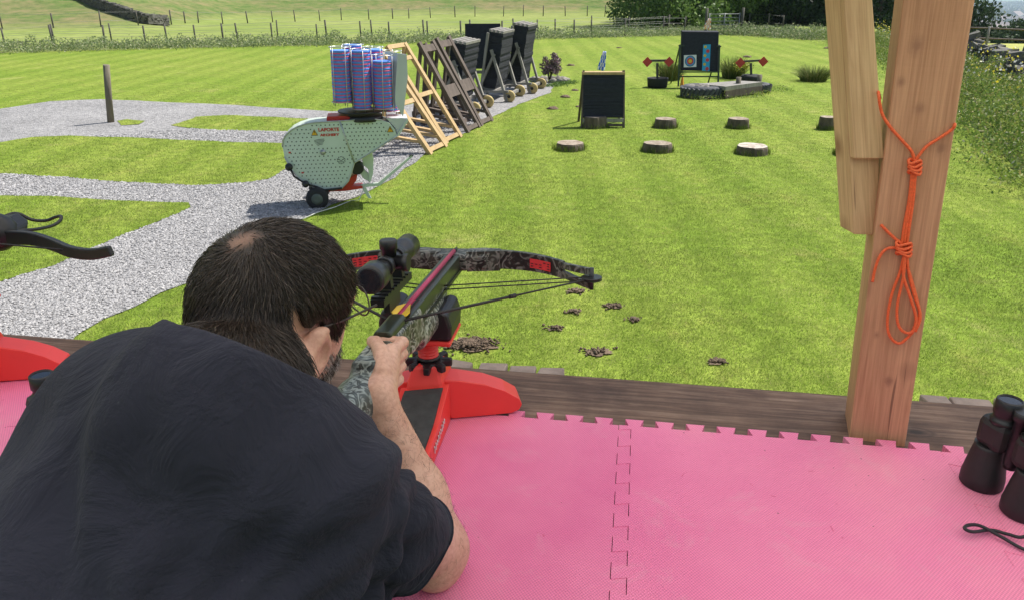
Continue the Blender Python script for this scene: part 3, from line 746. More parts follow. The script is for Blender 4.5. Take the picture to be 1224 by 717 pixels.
# molehills
for i, (u, v, w, lab) in enumerate([(682, 79, 11, 'molehill nearest the purple bush, farthest up the lawn'), (675.5, 117, 12, 'molehill in the middle of the left row of molehills'), (660.5, 131, 13, 'nearest and largest molehill beside the gravel edge'), (692, 128.5, 9, 'molehill to the left of the empty black butt'), (687, 109, 9, 'flat molehill between the flag and the gravel'),
                                    (893, 69, 10, 'molehill behind the right diamond target'), (740, 58, 7, 'tiny molehill far up the lawn left of the target easel'), (632, 60, 9, 'small molehill far up the lawn behind the butts'), (989, 58.5, 9, 'molehill at the far right of the lawn beside the brace timber')]):
    c = G(u, v); r = w/2/F*depth(c)
    tag(MB().ball(c, (r, r*.9, r*.42), 14, 0, .5).build('molehill', M['soil']), lab, 'molehill', 'molehills on the lawn')

# ---- clay-thrower style machine feeding foam discs ----
M['mach_paint'] = simple('machine_paint', (.56, .64, .56), .35, 0, .05, 3)
M['dark_hole'] = simple('dark_hole', (.10, .12, .10), .7)
M['red_paint'] = simple('red_paint', (.55, .03, .025), .4, 0, .1)
M['red_letter'] = simple('red_letter', (.50, .04, .03), .6, 0, .02)
M['rubber'] = simple('rubber', (.02, .02, .022), .8, 0, .2)
M['black'] = simple('black_plastic', (.012, .012, .014), .42, 0, .1)
M['galv'] = simple('galvanised', (.50, .51, .50), .35, .7, .15, 20)
M['yellow'] = simple('yellow_sign', (.75, .42, .02), .5)
M['steel_panel'] = simple('steel_panel', (.58, .60, .62), .4, .2, .1, 2)
MW = G(381, 248); K_ = 104.5
mrot = Matrix.Rotation(R(10), 3, 'Z')
def L(zx, zy, dy=0.0):
    x = ((zx/3.414+330)-377)/K_; z = (248-(zy/3.414+50))/K_*1.035
    return Vector(MW)+mrot @ Vector((x, dy, z))
mach = thing('target_thrower', MW, 'pale green wheeled disc throwing machine with red frame parked on the gravel edge', 'target machine')
outline = [(42, 430), (46, 405), (60, 385), (84, 366), (110, 354), (145, 344), (180, 340), (275, 338), (340, 335), (400, 333), (440, 338), (470, 350), (492, 376), (500, 402), (470, 418), (395, 462), (355, 484), (320, 502), (306, 540), (290, 575), (262, 602), (225, 608), (190, 606), (150, 595), (115, 578), (85, 545), (60, 505), (46, 468)]
Yd = mrot @ Vector((0, 1, 0))

# flange line between the two plates and rim
mb = MB(); pts = [L(275, 338, -.006), L(292, 400, -.006), L(320, 502, -.006)]; mb.tube(pts, .008, 6); rim = [L(q[0], q[1], -.004) for q in outline[:11]]; mb.tube(rim, .009, 6)
rim2 = [L(q[0], q[1], -.004) for q in outline[13:]]; mb.tube(rim2, .008, 6); mb.build('seam_rim', M['galv'], mach)
MB().prism([L(*q) for q in outline], Yd*.34).build('housing', M['mach_paint'], mach, bevel=.012)
mb = MB(); mb.prism([L(q[0]*.965+8, q[1]*.965+16, -.0018) for q in outline], Yd*.003, 1)
for gx in range(56, 500, 17):
    for gy in range(352, 600, 15):
        x = gx+(8 if (gy//15) % 2 else 0); y = gy
        ok = in_poly(np.array([float(x)]), np.array([float(y)]), [(q[0]*.93+15, q[1]*.93+32) for q in outline])[0]
        if not ok or (158 < x < 278 and 355 < y < 432) or (246 < x < 292 and 470 < y < 512) or (455 < x < 492 and 358 < y < 392): continue
        mb.lathe(L(x, y, -.0015), -Yd, [(0, .0085), (.003, .006)], 7)
mb.build('perforated_plate', [M['dark_hole'], M['mach_paint']], mach)
mb = MB(); mb.lathe(L(198, 456, 0), -Yd, [(0, .03), (.012, .03), (.014, .012), (.03, .012)], 16); mb.build('bolt', M['galv'], mach)
def text(body, loc, size, mat, parent, xdir, ydir, ext=.001, name='lettering', bold=.0, sx=1):
    cu = bpy.data.curves.new('t', 'FONT'); cu.body = body; cu.size = size; cu.extrude = ext; cu.offset = bold; cu.align_x = 'CENTER'; cu.align_y = 'CENTER'
    o = bpy.data.objects.new('t', cu); COL.objects.link(o)
    dg = bpy.context.evaluated_depsgraph_get(); me = bpy.data.meshes.new_from_object(o.evaluated_get(dg)); bpy.data.objects.remove(o)
    X = Vector(xdir).normalized(); Y = Vector(ydir).normalized(); Z = X.cross(Y); Mx = Matrix((X*sx, Y, Z)).transposed().to_4x4(); Mx.translation = Vector(loc)
    if parent is not None: Mx = origin_matrix(parent).inverted() @ Mx
    me.transform(Mx); me.materials.clear(); me.materials.append(mat)
    ob = bpy.data.objects.new(name, me); COL.objects.link(ob); ob.parent = parent; return ob
Xd = mrot @ Vector((1, 0, 0))
text('LAPORTE', L(229, 370, -.004), .052, M['red_letter'], mach, Xd, (0, 0, 1), bold=.002, sx=1.05)
text('ARCHERY', L(231, 390, -.004), .036, M['red_letter'], mach, Xd, (0, 0, 1), bold=.002, sx=1.3)
def tri_sign(cx, cy, r):
    a = [L(cx, cy-r, -.003), L(cx-r*.95, cy+r*.75, -.003), L(cx+r*.95, cy+r*.75, -.003)]; c = L(cx, cy, -.003)
    mb = MB(); mb.prism(a, -Yd*.002, 1); mb.prism([c+(q-c)*.8-Yd*.003 for q in a], -Yd*.002, 0); mb.prism([c+Vector(mrot @ Vector((x_*.2*r/3.4/K_*1, -.007, z_*.2*r/3.4/K_))) for x_, z_ in ((-.6, 2.6), (.6, 2.6), (.3, -.4), (-.3, -.4))], -Yd*.001, 1)
    mb.build('warning_sign', [M['yellow'], M['black']], mach)
tri_sign(172, 380, 14); tri_sign(473, 376, 14)
mb = MB()
for k in range(5):
    y = 408+k*5; w = 22-2*abs(k-1); mb.tube([L(188-w+k*2, y+2, -.003), L(188, y-2, -.003), L(188+w-k, y-3, -.003)], .003, 4)
for k in range(10):
    a = k*.63; mb.tube([L(268+13*math.cos(a), 490+13*math.sin(a), -.003), L(268+17*math.cos(a+.45), 490+15*math.sin(a+.45), -.003)], .004, 4)
mb.tube([L(256, 485, -.003), L(268, 492, -.003), L(281, 484, -.003)], .004, 4); mb.tube([L(258, 496, -.003), L(278, 497, -.003)], .003, 4)
mb.build('printed_notice', M['dark_hole'], mach)
mb = MB()
for (x, y) in ((68, 453), (110, 534)): mb.box(L(x, y, -.004), (.025, .004, .018), mrot)
mb.build('red_mark', M['red_letter'], mach)
mb = MB(); mb.prism([L(225, 322, .05), L(300, 322, .05), L(345, 334, .05), L(345, 341, .05), L(222, 341, .05)], Yd*.25); mb.build('top_cover', M['red_paint'], mach, bevel=.008)
mb = MB(); mb.prism([L(285, 575, .08), L(330, 548, .08), L(322, 580, .08), L(300, 604, .08), L(345, 604, .08), L(345, 614, .08), L(270, 622, .08), L(205, 622, .08), L(205, 606, .08), L(262, 600, .08)], Yd*.16); mb.build('red_frame', M['red_paint'], mach, bevel=.005)
mb = MB(); mb.prism([L(350, 480, .12), L(392, 462, .12), L(398, 500, .12), L(392, 560, .12), L(378, 594, .12), L(372, 590, .12), L(374, 540, .12), L(352, 520, .12)], Yd*.12); mb.prism([L(330, 545, .14), L(345, 530, .14), L(372, 560, .14), L(375, 592, .14), L(352, 580, .14)], Yd*.06)
mb.build('throwing_arm_guard', M['mach_paint'], mach, bevel=.004)
mb = MB(); mb.lathe(L(328, 528, .03), Yd, [(0, .07), (.03, .08), (.1, .08), (.12, .06)], 20); mb.build('motor', M['black'], mach)
mb = MB(); mb.tube([L(62, 507, -.03), L(76, 545, -.03), L(118, 576, -.03), L(160, 590, -.03), L(190, 605, -.03), L(262, 600, -.03)], .012, 8); mb.ball(L(60, 507, -.04), .045, 12); mb.ball(L(118, 576, -.04), .042, 12); mb.build('adjusting_handle', M['black'], mach)
for dy, nm in ((-.11, 0), (.40, 1)):
    w = MB(); c = L(160, 634, dy); w.lathe(c, Yd, [(0, .085), (.012, .12), (.03, .128), (.06, .128), (.078, .12), (.09, .085)], 28); wo = w.build('wheel', M['rubber'], mach)
    MB().lathe(c-Yd*.006, Yd, [(0, .03), (.006, .065), (.05, .065)], 20).build('hub', M['galv' if 0 else 'dark_hole'], wo)
mb = MB(); mb.tube([L(160, 634, -.05), L(160, 634, .42)], .014, 8); mb.build('axle', M['galv'], mach)
# prop leg and towing handle
mb = MB(); mb.prism([L(340, 600, .1), L(410, 596, .1), L(555, 488, .1), L(560, 494, .1), L(416, 608, .1), L(356, 610, .1), L(378, 658, .1), L(366, 658, .1), L(340, 612, .1)], Yd*.035); mb.build('tow_handle', M['mach_paint'], mach)
mb = MB(); mb.tube([L(548, 497, .117), L(560, 487, .117)], .018, 8); mb.build('grip', M['black'], mach)
# turntable base and chute
mb = MB(); mb.lathe(L(375, 338, .16), (0, 0, 1), [(-.02, .20), (.0, .21), (.02, .20), (.04, .20)], 32); mb.lathe(L(360, 312, .18), (0, 0, 1), [(0, .26), (.015, .26)], 28); mb.build('turntable', M['black'], mach)
mb = MB(); mb.prism([L(458, 332, .02), L(545, 335, .02), L(538, 352, .02), L(500, 402, .02), L(496, 376, .02)], Yd*.3); mb.build('outlet_chute', M['steel_panel'], mach, bevel=.006)
mb = MB(); mb.prism([L(545, 335, -.01), L(548, 345, -.01), L(503, 406, -.01), L(498, 400, -.01)], Yd*.34); mb.build('chute_lip', M['mach_paint'], mach)
mb = MB(); mb.prism([L(555, 98, .02), L(555, 180, .02), L(528, 330, .02), L(500, 280, .02), L(500, 250, .02), L(520, 90, .02)], Yd*.012)
mb.prism([L(468, 84, .10), L(555, 96, .02), L(555, 110, .02), L(470, 96, .10)], Yd*.012); mb.prism([L(484, 88, .13), L(520, 92, .04), L(500, 300, .04), L(470, 300, .13)], Yd*.012); mb.build('side_panel', M['steel_panel'], mach)
# disc magazine: wire columns on a carousel
cage = [(292, 68, 272), (369, 78, 300), (452, 100, 300), (340, 66, 285, .30), (420, 76, 290, .32), (490, 90, 320, .26)]
RAD = .103
M['disc_blue'] = simple('disc_blue', (.10, .25, .72), .7, 0, .15, 20); M['disc_red'] = simple('disc_red', (.78, .10, .22), .7, 0, .15, 20)
disc0 = None
DW = [('left', 0), ('middle', 1), ('right', 2), ('rear left', 3), ('rear middle', 4), ('rear right', 5)]
magz = MB()
for i, cg in enumerate(cage):
    x, yt, yb = cg[:3]; dy = cg[3] if len(cg) > 3 else .07
    b0 = L(x, yb, dy); t0 = L(x+6, yt, dy); H = t0.z-b0.z; tl = (t0-b0)
    for k in range(5):
        a = 2*math.pi*k/5+.35+i; o_ = Vector((math.cos(a), math.sin(a), 0))*(RAD+.012)
        magz.tube([b0+o_-Vector((0, 0, .03)), t0+o_+Vector((0, 0, .012))], .0042, 6)
    for f in (0.02, 1.01):
        ring = [b0+tl*f+Vector((math.cos(2*math.pi*k/20), math.sin(2*math.pi*k/20), 0))*(RAD+.018) for k in range(21)]; magz.tube(ring, .0042, 6)
    n = int(H/.037) if i < 5 else 4
    if i == 2: n = int(H*.95/.037)
    for k in range(n):
        c = b0+tl*((k+.3)*.037/H)
        if disc0 is None:
            mb = MB(); mb.lathe((0, 0, 0), (0, 0, 1), [(0, RAD-.002), (.002, RAD), (.011, RAD)], 26, 1); mb.lathe((0, 0, .0112), (0, 0, 1), [(0, RAD), (.0235, RAD), (.0252, RAD-.002)], 26, 0)
            disc0 = mb.build('foam_disc', [M['disc_blue'], M['disc_red']]); disc0.location = c
            tag(disc0, 'blue and red foam disc stacked in a wire column on the throwing machine', 'foam disc', 'blue and red foam discs stacked in the machine')
        else:
            d = disc0.copy(); COL.objects.link(d); d.location = c+Vector((random.uniform(-.003, .003), random.uniform(-.003, .003), 0)); d.rotation_euler = (0, 0, random.uniform(0, 6))
magz.build('disc_cage', M['galv'], mach)
# cord lying from the machine over the gravel
c0 = L(352, 612, .1); path = [c0, c0+Vector((-.05, -.12, -.12)), G(420, 240, .03), G(400, 248, .03), G(380, 254, .03), G(362, 262, .025)]
M['white_cord'] = simple('white_cord', (.6, .6, .56), .8)
tag(MB().tube(path, .006, 6).build('cord', M['white_cord']), 'thin pale cord trailing from the throwing machine across the gravel', 'cord')

# ---- leaning timber easels ----
yaw = math.atan2(.31, .95)
def easel(loc, lean, h, w, sec, mat, label, rungs, wide=None, group=None, kind='timber_easel'):
    t = thing(kind, loc, label, 'easel', group, 0); o = Vector(loc); U = Vector((math.sin(yaw), math.cos(yaw), 0)); Ld = Vector((-lean, -.02, h))
    for s in (0, 1):
        MB().bar(o+U*w*s, o+U*w*s+Ld, sec[0], sec[1], up=U, jit=.003).build('leg', mat, t)
    for f, hh in rungs:
        c = o+Ld*f; dv = Ld.normalized(); mb = MB(); fr_ = U.cross(dv)
        rot = Matrix((U, dv, fr_)).transposed(); off = fr_*(.0)
        mb.box(c+U*w*.5, (w-sec[0]*.8, hh, .035), rot); mb.build('rung', mat, t)
    top = o+Ld*.97
    for s in (0.06, .94):
        fo = o+U*w*s+Vector((-lean*1.25, .15, 0)); MB().bar(top+U*w*s*.98, fo, sec[0]*.8, sec[1]*.8, up=U, jit=.003).build('rear_leg', mat, t)
        MB().bar(o+U*w*s+Ld*.12, fo+Vector((.1, 0, .32)), sec[0]*.7, sec[1]*.9, up=U).build('brace', mat, t)
    MB().bar(o+Vector((-lean*1.22, .15, .3))+U*.0, o+Vector((-lean*1.22, .15, .3))+U*w, .04, .08).build('rung', mat, t)
    return t
R1 = [(.04, .07), (.50, .07), (.86, .07), (.985, .07)]
easel(tuple(G(515, 185)), .93, 1.48, .60, (.055, .10), M['pine'], 'new pale timber easel nearest the throwing machine', R1, group='timber target easels on the gravel')
easel(tuple(G(534, 172.5)), .88, 1.52, .62, (.055, .10), M['pine'], 'second new pale timber easel, between the first one and the dark ones', R1, group='timber target easels on the gravel')
R2 = [(.04, .08), (.46, .22), (.93, .12)]
easel(tuple(G(560, 159)), .80, 1.50, .55, (.055, .10), M['weathered'], 'dark weathered easel leaning beside the pale timber ones', R2, group='timber target easels on the gravel')
easel(tuple(G(576, 151)), .78, 1.53, .55, (.055, .10), M['weathered'], 'dark weathered easel next to the wheeled butts, second of the dark pair', R2, group='timber target easels on the gravel')
easel(tuple(G(548, 152)), .55, 1.45, .55, (.055, .09), M['weathered'], 'dark weathered easel half hidden behind the other dark easels', [(.04, .08), (.93, .12)], group='timber target easels on the gravel')

# ---- wheeled black butts in grey stands ----
M['wheel_rim'] = simple('wheel_rim', (.50, .38, .16), .6, .1, .2, 20)
def butt(loc, th, w, h, lean, label, rz=0, wheels=True, legs=True):
    t = thing('wheeled_butt', (0, 0, 0), label, 'target butt', 'wheeled black target butts on the gravel')
    up = Vector((lean, 0, h)); ud = up.normalized(); U = Vector((0, 1, 0)); N_ = U.cross(ud); z0 = .30
    rot = Matrix((N_, U, ud)).transposed(); c = Vector((0, w/2, z0))+up*.5
    mb = MB(); nl = 16
    for k in range(nl):                                   # a stack of compressed foam strips
        f = (k+.5)/nl; mb.box(Vector((0, w/2, z0))+up*f+N_*random.uniform(-.012, .012)+U*random.uniform(-.012, .012), (th*random.uniform(.96, 1.02), w, up.length/nl*.97), rot, jit=.004)
    mb.build('foam_block', M['foam_black'], t)
    for s in (-.5, -.17, .17, .5):
        MB().box(Vector((0, w/2, z0))+up*1.02+N_*th*s*.9, (.05, w*1.04, .05), rot).build('top_batten', M['grey_timber'], t)
    MB().box(Vector((0, w/2, z0))-ud*.05, (th*1.1, w*1.04, .07), rot).build('base_board', M['grey_timber'], t)
    for yy in ((-.06, w+.06) if legs else ()):
        MB().bar((-.35, yy, 0), Vector((.03, yy, z0))+up*.62+N_*0, .05, .08, up=U).build('leg', M['grey_timber'], t)
        MB().bar((.42, yy, .02), Vector((-.05, yy, z0))+up*.70, .05, .08, up=U).build('leg', M['grey_timber'], t)
        MB().bar((-.3, yy, .22), (.45, yy, .24), .05, .07, up=U).build('cross_bar', M['grey_timber'], t)
        MB().bar(Vector((-th*.55, yy, z0))+up*.0, Vector((-th*.55, yy, z0))+up*1.0, .05, .07, up=U).build('side_post', M['grey_timber'], t)
    MB().bar((.42, -.06, .15), (.42, w+.06, .15), .06, .06).build('cross_bar', M['grey_timber'], t)
    if wheels:
        for yy in (-.02, w+.02):
            wo = MB().lathe((.46, yy-.03, .13), U, [(0, .10), (.01, .13), (.05, .13), (.06, .10)], 22).build('wheel', M['wheel_rim'], t)
            MB().lathe((.46, yy-.045, .13), U, [(0, .035), (.09, .035)], 12).build('hub', M['black'], wo)
    t.location = loc; t.rotation_euler = (0, 0, rz); return t
butt(tuple(G(541, 137)), .30, .95, 1.05, .16, 'black foam butt on a grey wheeled stand, nearest to the dark easels', R(-14))
butt(tuple(G(585, 122)), .30, .95, 1.15, .17, 'black foam butt in the middle of the wheeled butts, right of the upright square board', R(-14))
butt(tuple(G(614, 112)), .34, .95, 1.22, .17, 'tallest leaning black butt, the wheeled one nearest the purple bush', R(-14))
p = G(578, 104); t = thing('target_board', p, 'upright square black butt standing face on behind the wheeled ones', 'target butt')
sc = depth(p)/F
MB().box((p.x, p.y, p.z+.42+.55), (41*sc, .16, 50*sc), Matrix.Rotation(R(-6), 3, 'X'), jit=.006).build('foam_block', M['foam_black'], t, bevel=.01)
for s in (-1, 1):
    MB().bar((p.x+s*.36, p.y-.15, 0), (p.x+s*.34, p.y+.06, 1.45), .05, .07).build('leg', M['grey_timber'], t)
MB().box((p.x, p.y-.02, .36), (.95, .1, .07)).build('cross_bar', M['grey_timber'], t)

# ---- empty black butt in a timber frame, with the chequered flag behind ----
p = G(720, 153); sc = depth(p)/F; t = thing('framed_butt', p, 'empty black butt in a low brown timber frame in the middle of the lawn', 'target butt')
w = 50*sc; H = .98; lean = .22
def FB(x, z, d=0): return Vector((p.x+x, p.y+z*lean+d, z))
mb = MB(); nl = 14
for k in range(nl):
    a_, b_ = FB(0, .17+(.74*(k+.5)/nl)), 0
    mb.box(a_, (w*.95, .15, .74/nl*.98), Matrix.Rotation(-math.atan(lean), 3, 'X'), jit=.003)
mb.build('foam_block', M['foam_black'], t)
for s in (-1, 1):
    MB().bar(FB(s*w*.50, 0, -.03), FB(s*w*.47, .98, -.03), .035, .06).build('leg', M['weathered'], t)
    MB().bar(FB(s*w*.46, .95, .1), (p.x+s*w*.5, p.y+.65, 0), .035, .05).build('rear_leg', M['weathered'], t)
MB().box(FB(0, .935, .0), (w*1.0, .18, .045)).build('top_rail', M['pine'], t)
MB().box(FB(0, .135, -.06), (w*.98, .05, .06)).build('bottom_rail', M['grey_timber'], t); MB().box(FB(0, .05, -.03), (w*.98, .05, .04)).build('bottom_rail', M['weathered'], t)
def flag_mat(name, c1, c2, s):
    m, nt, b = new_mat(name); ck = nt.nodes.new('ShaderNodeTexChecker'); ck.inputs['Scale'].default_value = s; ck.inputs[1].default_value = (*c1, 1); ck.inputs[2].default_value = (*c2, 1)
    nt.links.new(coords(nt, 'UV'), ck.inputs[0]); nt.links.new(ck.outputs[0], b.inputs['Base Color']); b.inputs['Roughness'].default_value = .7; return m
def flag(base, top, corner, label, mat, top2, pole_r=.01):
    """pole from base to top, limp cloth hanging to corner"""
    t = thing('flag', base, label, 'flag'); base, top, corner = Vector(base), Vector(top), Vector(corner)
    MB().tube([base, top], pole_r, 6).build('pole', M['galv'], t)
    n, m_ = 10, 10; V = []; UV = []; d = (top-base).normalized(); L0 = (corner-top).length; low = top-d*L0
    for i in range(n+1):
        for j in range(m_+1):
            f, g = i/n, j/m_
            a_ = top.lerp(low, f); b_ = top.lerp(corner, f) if 0 else top+(corner-top)*(.35+.65*f)*1.0
            q = top.lerp(corner, f)+(top2-top)*g*(1+f*1.6); q.y += .02*math.sin(g*9+f*4); V.append(q); UV.append((f, g))
    mb = MB(); fc = [(i*(m_+1)+j, (i+1)*(m_+1)+j, (i+1)*(m_+1)+j+1, i*(m_+1)+j+1) for i in range(n) for j in range(m_)]
    mb.add(V, fc, 0, True); o = mb.build('cloth', mat, t, recalc=False); uv = o.data.uv_layers.new(name='uv')
    for l in o.data.loops: uv.data[l.index].uv = UV[l.vertex_index]
    md = o.modifiers.new('thick', 'SOLIDIFY'); md.thickness = .004; return t
M['flag_blue'] = flag_mat('flag_blue', (.02, .12, .75), (.85, .85, .88), 5); M['flag_orange'] = flag_mat('flag_orange', (.8, .30, .18), (.8, .75, .68), 5)
b0 = G(716, 118); flag(b0, PY(721, 61.5, b0.y), PY(713.5, 84, b0.y), 'small blue and white chequered flag standing up behind the empty butt', M['flag_blue'], PY(724.6, 62, b0.y))
b1 = G(843, 72); flag(b1, PY(846.5, 22.5, b1.y), PY(840, 35, b1.y), 'faded orange and white flag showing above the big target easel', M['flag_orange'], PY(850, 23, b1.y))

# ---- big target easel with two paper faces ----
p = G(836, 106); sc = depth(p)/F; M['green_metal'] = simple('green_metal', (.035, .06, .035), .5, .2, .2)
t = thing('target_easel', p, 'tall green metal easel holding the black butt with the round and striped target faces', 'target butt')
def TB(u, v, d=0.0):
    q = PY(u, v, p.y+d); return q
ln = .16
def TBL(u, v, d=0.0):
    z = PY(u, v, p.y).z; return PY(u, v, p.y+ln*z+d)
mb = MB(); mb.prism([TBL(815.5, 38), TBL(859.5, 38.5), TBL(858, 86), TBL(814, 85)], (0, .16, .02)); mb.build('foam_block', M['foam_black'], t, bevel=.015)
for (u0, u1) in ((811, 814), (858.5, 857)): MB().bar(TBL(u0-.3, 104, -.02), TBL(u0+1.5 if u0 < 830 else u0+1.5, 55, -.02), .035, .035).build('leg', M['green_metal'], t)
for u in (813, 860): MB().bar(TBL(u, 54, .0), (TB(u, 80).x, p.y+1.0, 0), .03, .03).build('rear_leg', M['green_metal'], t)
mb = MB()
for v in (86.5, 92): mb.bar(TBL(811, v, -.03), TBL(860, v, -.03), .03, .03)
mb.bar(TBL(811, 55, -.02), TBL(818, 55, -.02), .03, .03); mb.bar(TBL(857, 56, -.02), TBL(862, 56, -.02), .03, .03); mb.build('rail', M['green_metal'], t)
def paint(name, c): return simple(name, c, .7, 0, .03)
M['paper'] = paint('paper_white', (.75, .75, .74)); M['t_black'] = paint('t_black', (.03, .03, .035)); M['t_blue'] = paint('t_blue', (.07, .30, .55)); M['t_red'] = paint('t_red', (.60, .06, .06)); M['t_gold'] = paint('t_gold', (.75, .50, .04)); M['strip_blue'] = paint('strip_blue', (.03, .36, .62))
nrm = Vector((0, -1, ln)).normalized()
mb = MB(); qd = [TBL(817.5, 66.5, -.012), TBL(832.5, 66, -.012), TBL(832.3, 80.5, -.012), TBL(817.3, 81, -.012)]; mb.prism(qd, nrm*.004, 0); c = sum(qd, Vector())/4+nrm*.005
xd = (qd[1]-qd[0]).normalized(); yd = (qd[0]-qd[3]).normalized(); rr = (qd[1]-qd[0]).length*.42
def disk(mb, c, r, mi, n=28): mb.add([c+(xd*math.cos(2*math.pi*k/n)+yd*math.sin(2*math.pi*k/n))*r for k in range(n)], [tuple(range(n))], mi)
for k, (f, mi) in enumerate(((1, 0), (.92, 1), (.90, 2), (.62, 3), (.34, 4))): disk(mb, c+nrm*.0015*k, rr*f, mi if k else 1)
mb.build('round_target_face', [M['paper'], M['t_black'], M['t_blue'], M['t_red'], M['t_gold']], t, recalc=False)
mb = MB(); qd2 = [TBL(840.5, 54, -.012), TBL(849.5, 53.5, -.012), TBL(848, 85.5, -.012), TBL(839, 85, -.012)]; mb.prism(qd2, nrm*.004, 0)
for k in range(6):
    f = (k+.5)/6; a_ = qd2[0].lerp(qd2[3], f).lerp(qd2[1].lerp(qd2[2], f), .3 if k % 2 == 0 else .66); disk(mb, a_+nrm*.006, rr*(.27 if k % 2 == 0 else .34), 1+(k % 2), 14)
mb.build('strip_target_face', [M['strip_blue'], M['t_gold'], M['t_red']], t, recalc=False)
q = G(815, 103.5); tag(MB().lathe(q, (0, 0, 1), [(0, .05), (.02, .05), (.25, .02), (.27, .005)], 14).build('marker_cone', simple('cone_orange', (.75, .28, .03), .6)), 'small orange marker at the foot of the big target easel', 'marker')

# ---- diamond spinners ----
M['spin_red'] = simple('spin_red', (.50, .045, .04), .6, 0, .12, 12)
def spinner(u, v, lab, dl, dr, vtop, base_kind):
    p = G(u, v); t = thing('spinner_target', p, lab, 'spinner target', 'red diamond spinner targets'); sc = depth(p)/F
    if base_kind == 0: pr = [(0, 10.5), (.02, 11.5), (.22, 12.5), (.235, 12.5), (.235, 11), (.18, 11)]
    else: pr = [(0, 11), (.06, 12.5), (.14, 12.5), (.18, 10), (.18, 7)]
    pot = MB().lathe(p, (0, 0, 1), [(h, r_*sc*1.0) for h, r_ in pr], 26).build('base_pot' if base_kind == 0 else 'tyre_base', M['rubber'], t)
    MB().lathe(p+Vector((0, 0, .15)), (0, 0, 1), [(0, 10.8*sc), (.03, 10.8*sc)], 20).build('soil_fill', M['soil'], t) if base_kind == 0 else None
    tp = PY(u, vtop, p.y); MB().bar(p+Vector((0, 0, .1)), tp, .05, .05, up=(0, 1, 0)).build('upright', M['fence_dark'], t)
    l_ = PY(*dl, p.y); r_ = PY(*dr, p.y); MB().bar(l_+Vector((.04, 0, .03)), r_+Vector((-.04, 0, .03)), .04, .05).build('arm', M['fence_dark'], t)
    for c in (l_, r_):
        s = 5.9*sc; c = c+Vector((0, -.04, 0)); MB().prism([c+Vector((s, 0, 0)), c+Vector((0, 0, s)), c+Vector((-s, 0, 0)), c+Vector((0, 0, -s))], (0, .02, 0)).build('diamond_plate', M['spin_red'], t)
spinner(785.5, 105, 'left spinner with two red diamonds, its post set in a black pot', (773.5, 74.5), (799.5, 74.3), 76, 0)
spinner(897.5, 98, 'right spinner with two red diamonds, its post set in a low tyre behind the platform', (884.5, 75.5), (912, 74), 76, 1)

# ---- tyre and sleeper platform ----
M['tyre'] = simple('tyre_rubber', (.075, .078, .085), .85, 0, .3, 15)
def tyre(u0, u1, v, h, label, seed):
    c = G((u0+u1)/2, v); r = (u1-u0)/2/F*depth(c); c.y += r*.55
    t = thing('tractor_tyre', c, label, 'tyre'); mb = MB(); mb.lathe(c, (0, 0, 1), [(0, r*.93), (.03, r), (h*.8, r), (h, r*.9), (h, r*.55), (h*.6, r*.5), (h*.55, 0.01)], 44); mb.build('casing', M['tyre'], t)
    mb = MB(); n = 26
    for k in range(n):
        a = 2*math.pi*k/n; ra = Vector((math.cos(a), math.sin(a), 0)); ta = Vector((-ra.y, ra.x, 0))
        p0 = c+ra*(r*1.015)+Vector((0, 0, .03)); p1 = c+ra*(r*1.01)+ta*.10+Vector((0, 0, h*.85)); mb.bar(p0, p1, .06, .05, up=ra)
    mb.build('tread', M['tyre'], t); return t, c, r
tt, c, r = tyre(817.5, 866, 118, .26, 'big tractor tyre filled with stones lying in front of the timber platform', 1)
mb = MB()
for k in range(40):
    a, q = random.uniform(0, 6.28), r*.72*math.sqrt(random.random()); mb.ball(c+Vector((math.cos(a)*q, math.sin(a)*q, .20+random.uniform(0, .05))), (random.uniform(.05, .12), random.uniform(.04, .09), random.uniform(.03, .05)), 8, 0, .6)
M['rubble'] = simple('rubble', (.26, .24, .21), .95, 0, .35, 12, .5, 40, .02)
tag(mb.build('stone_fill', M['rubble']), kind='stuff')
tyre(890, 922, 111, .2, 'smaller tractor tyre at the right end of the timber platform', 2)
pl = thing('timber_platform', G(880, 110), 'low weathered sleeper platform between the two tractor tyres', 'platform')
A = G(862, 111); zt = .28
a1, a2, a3, a4 = [G(u, v, zt) for u, v in ((833, 99.0), (906, 95.0), (899, 100.5), (862, 104.5))]
c0_ = G(834, 100.5, zt); c1_ = G(884, 96.8, zt); c2_ = G(912, 98.3, zt); c3_ = G(868, 104, zt)
for k in range(5):
    f0 = k/5; l0 = c0_.lerp(c3_, f0); r0_ = c1_.lerp(c2_, f0); l1 = c0_.lerp(c3_, f0+.185); r1_ = c1_.lerp(c2_, f0+.185)
    MB().prism([l0, r0_, r1_, l1], (0, 0, -.09)).build('sleeper', M['grey_timber'], pl)
MB().prism([c3_+Vector((0, 0, -.1)), c2_+Vector((0, 0, -.1)), c2_+Vector((0, .06, -.1)), c3_+Vector((0, .06, -.1))], (0, 0, -.15)).build('front_board', M['weathered'], pl)
for u, v in ((881, 115), (906, 111.5)):
    q = G(u, v); MB().tube([q, q+Vector((0, .02, .42))], .06, 8).build('post', M['post_old'], pl)
b_ = G(885, 97); t_ = thing('yellow_plant', b_, 'yellow leaved plant beside the right spinner behind the platform', 'plant')
C = np.array(b_)+rng.normal(0, 1, (260, 3))*np.array([.13, .08, .06])+np.array([0, 0, .40]); V, Fc = leafset(C, None, .05, .6); mesh_np('foliage', V, Fc, island_mat('leaf_yellow', [(0, (.30, .34, .04)), (1, (.6, .55, .10))]), t_)
pp = [G(u, v) for u, v in ((815, 116), (840, 121), (870, 118), (900, 117), (925, 110), (945, 109))]
tag(weed_strip('platform_weeds', pp, .35, .16, 1300, .04, M['leaf_hedge'], 5), kind='stuff')

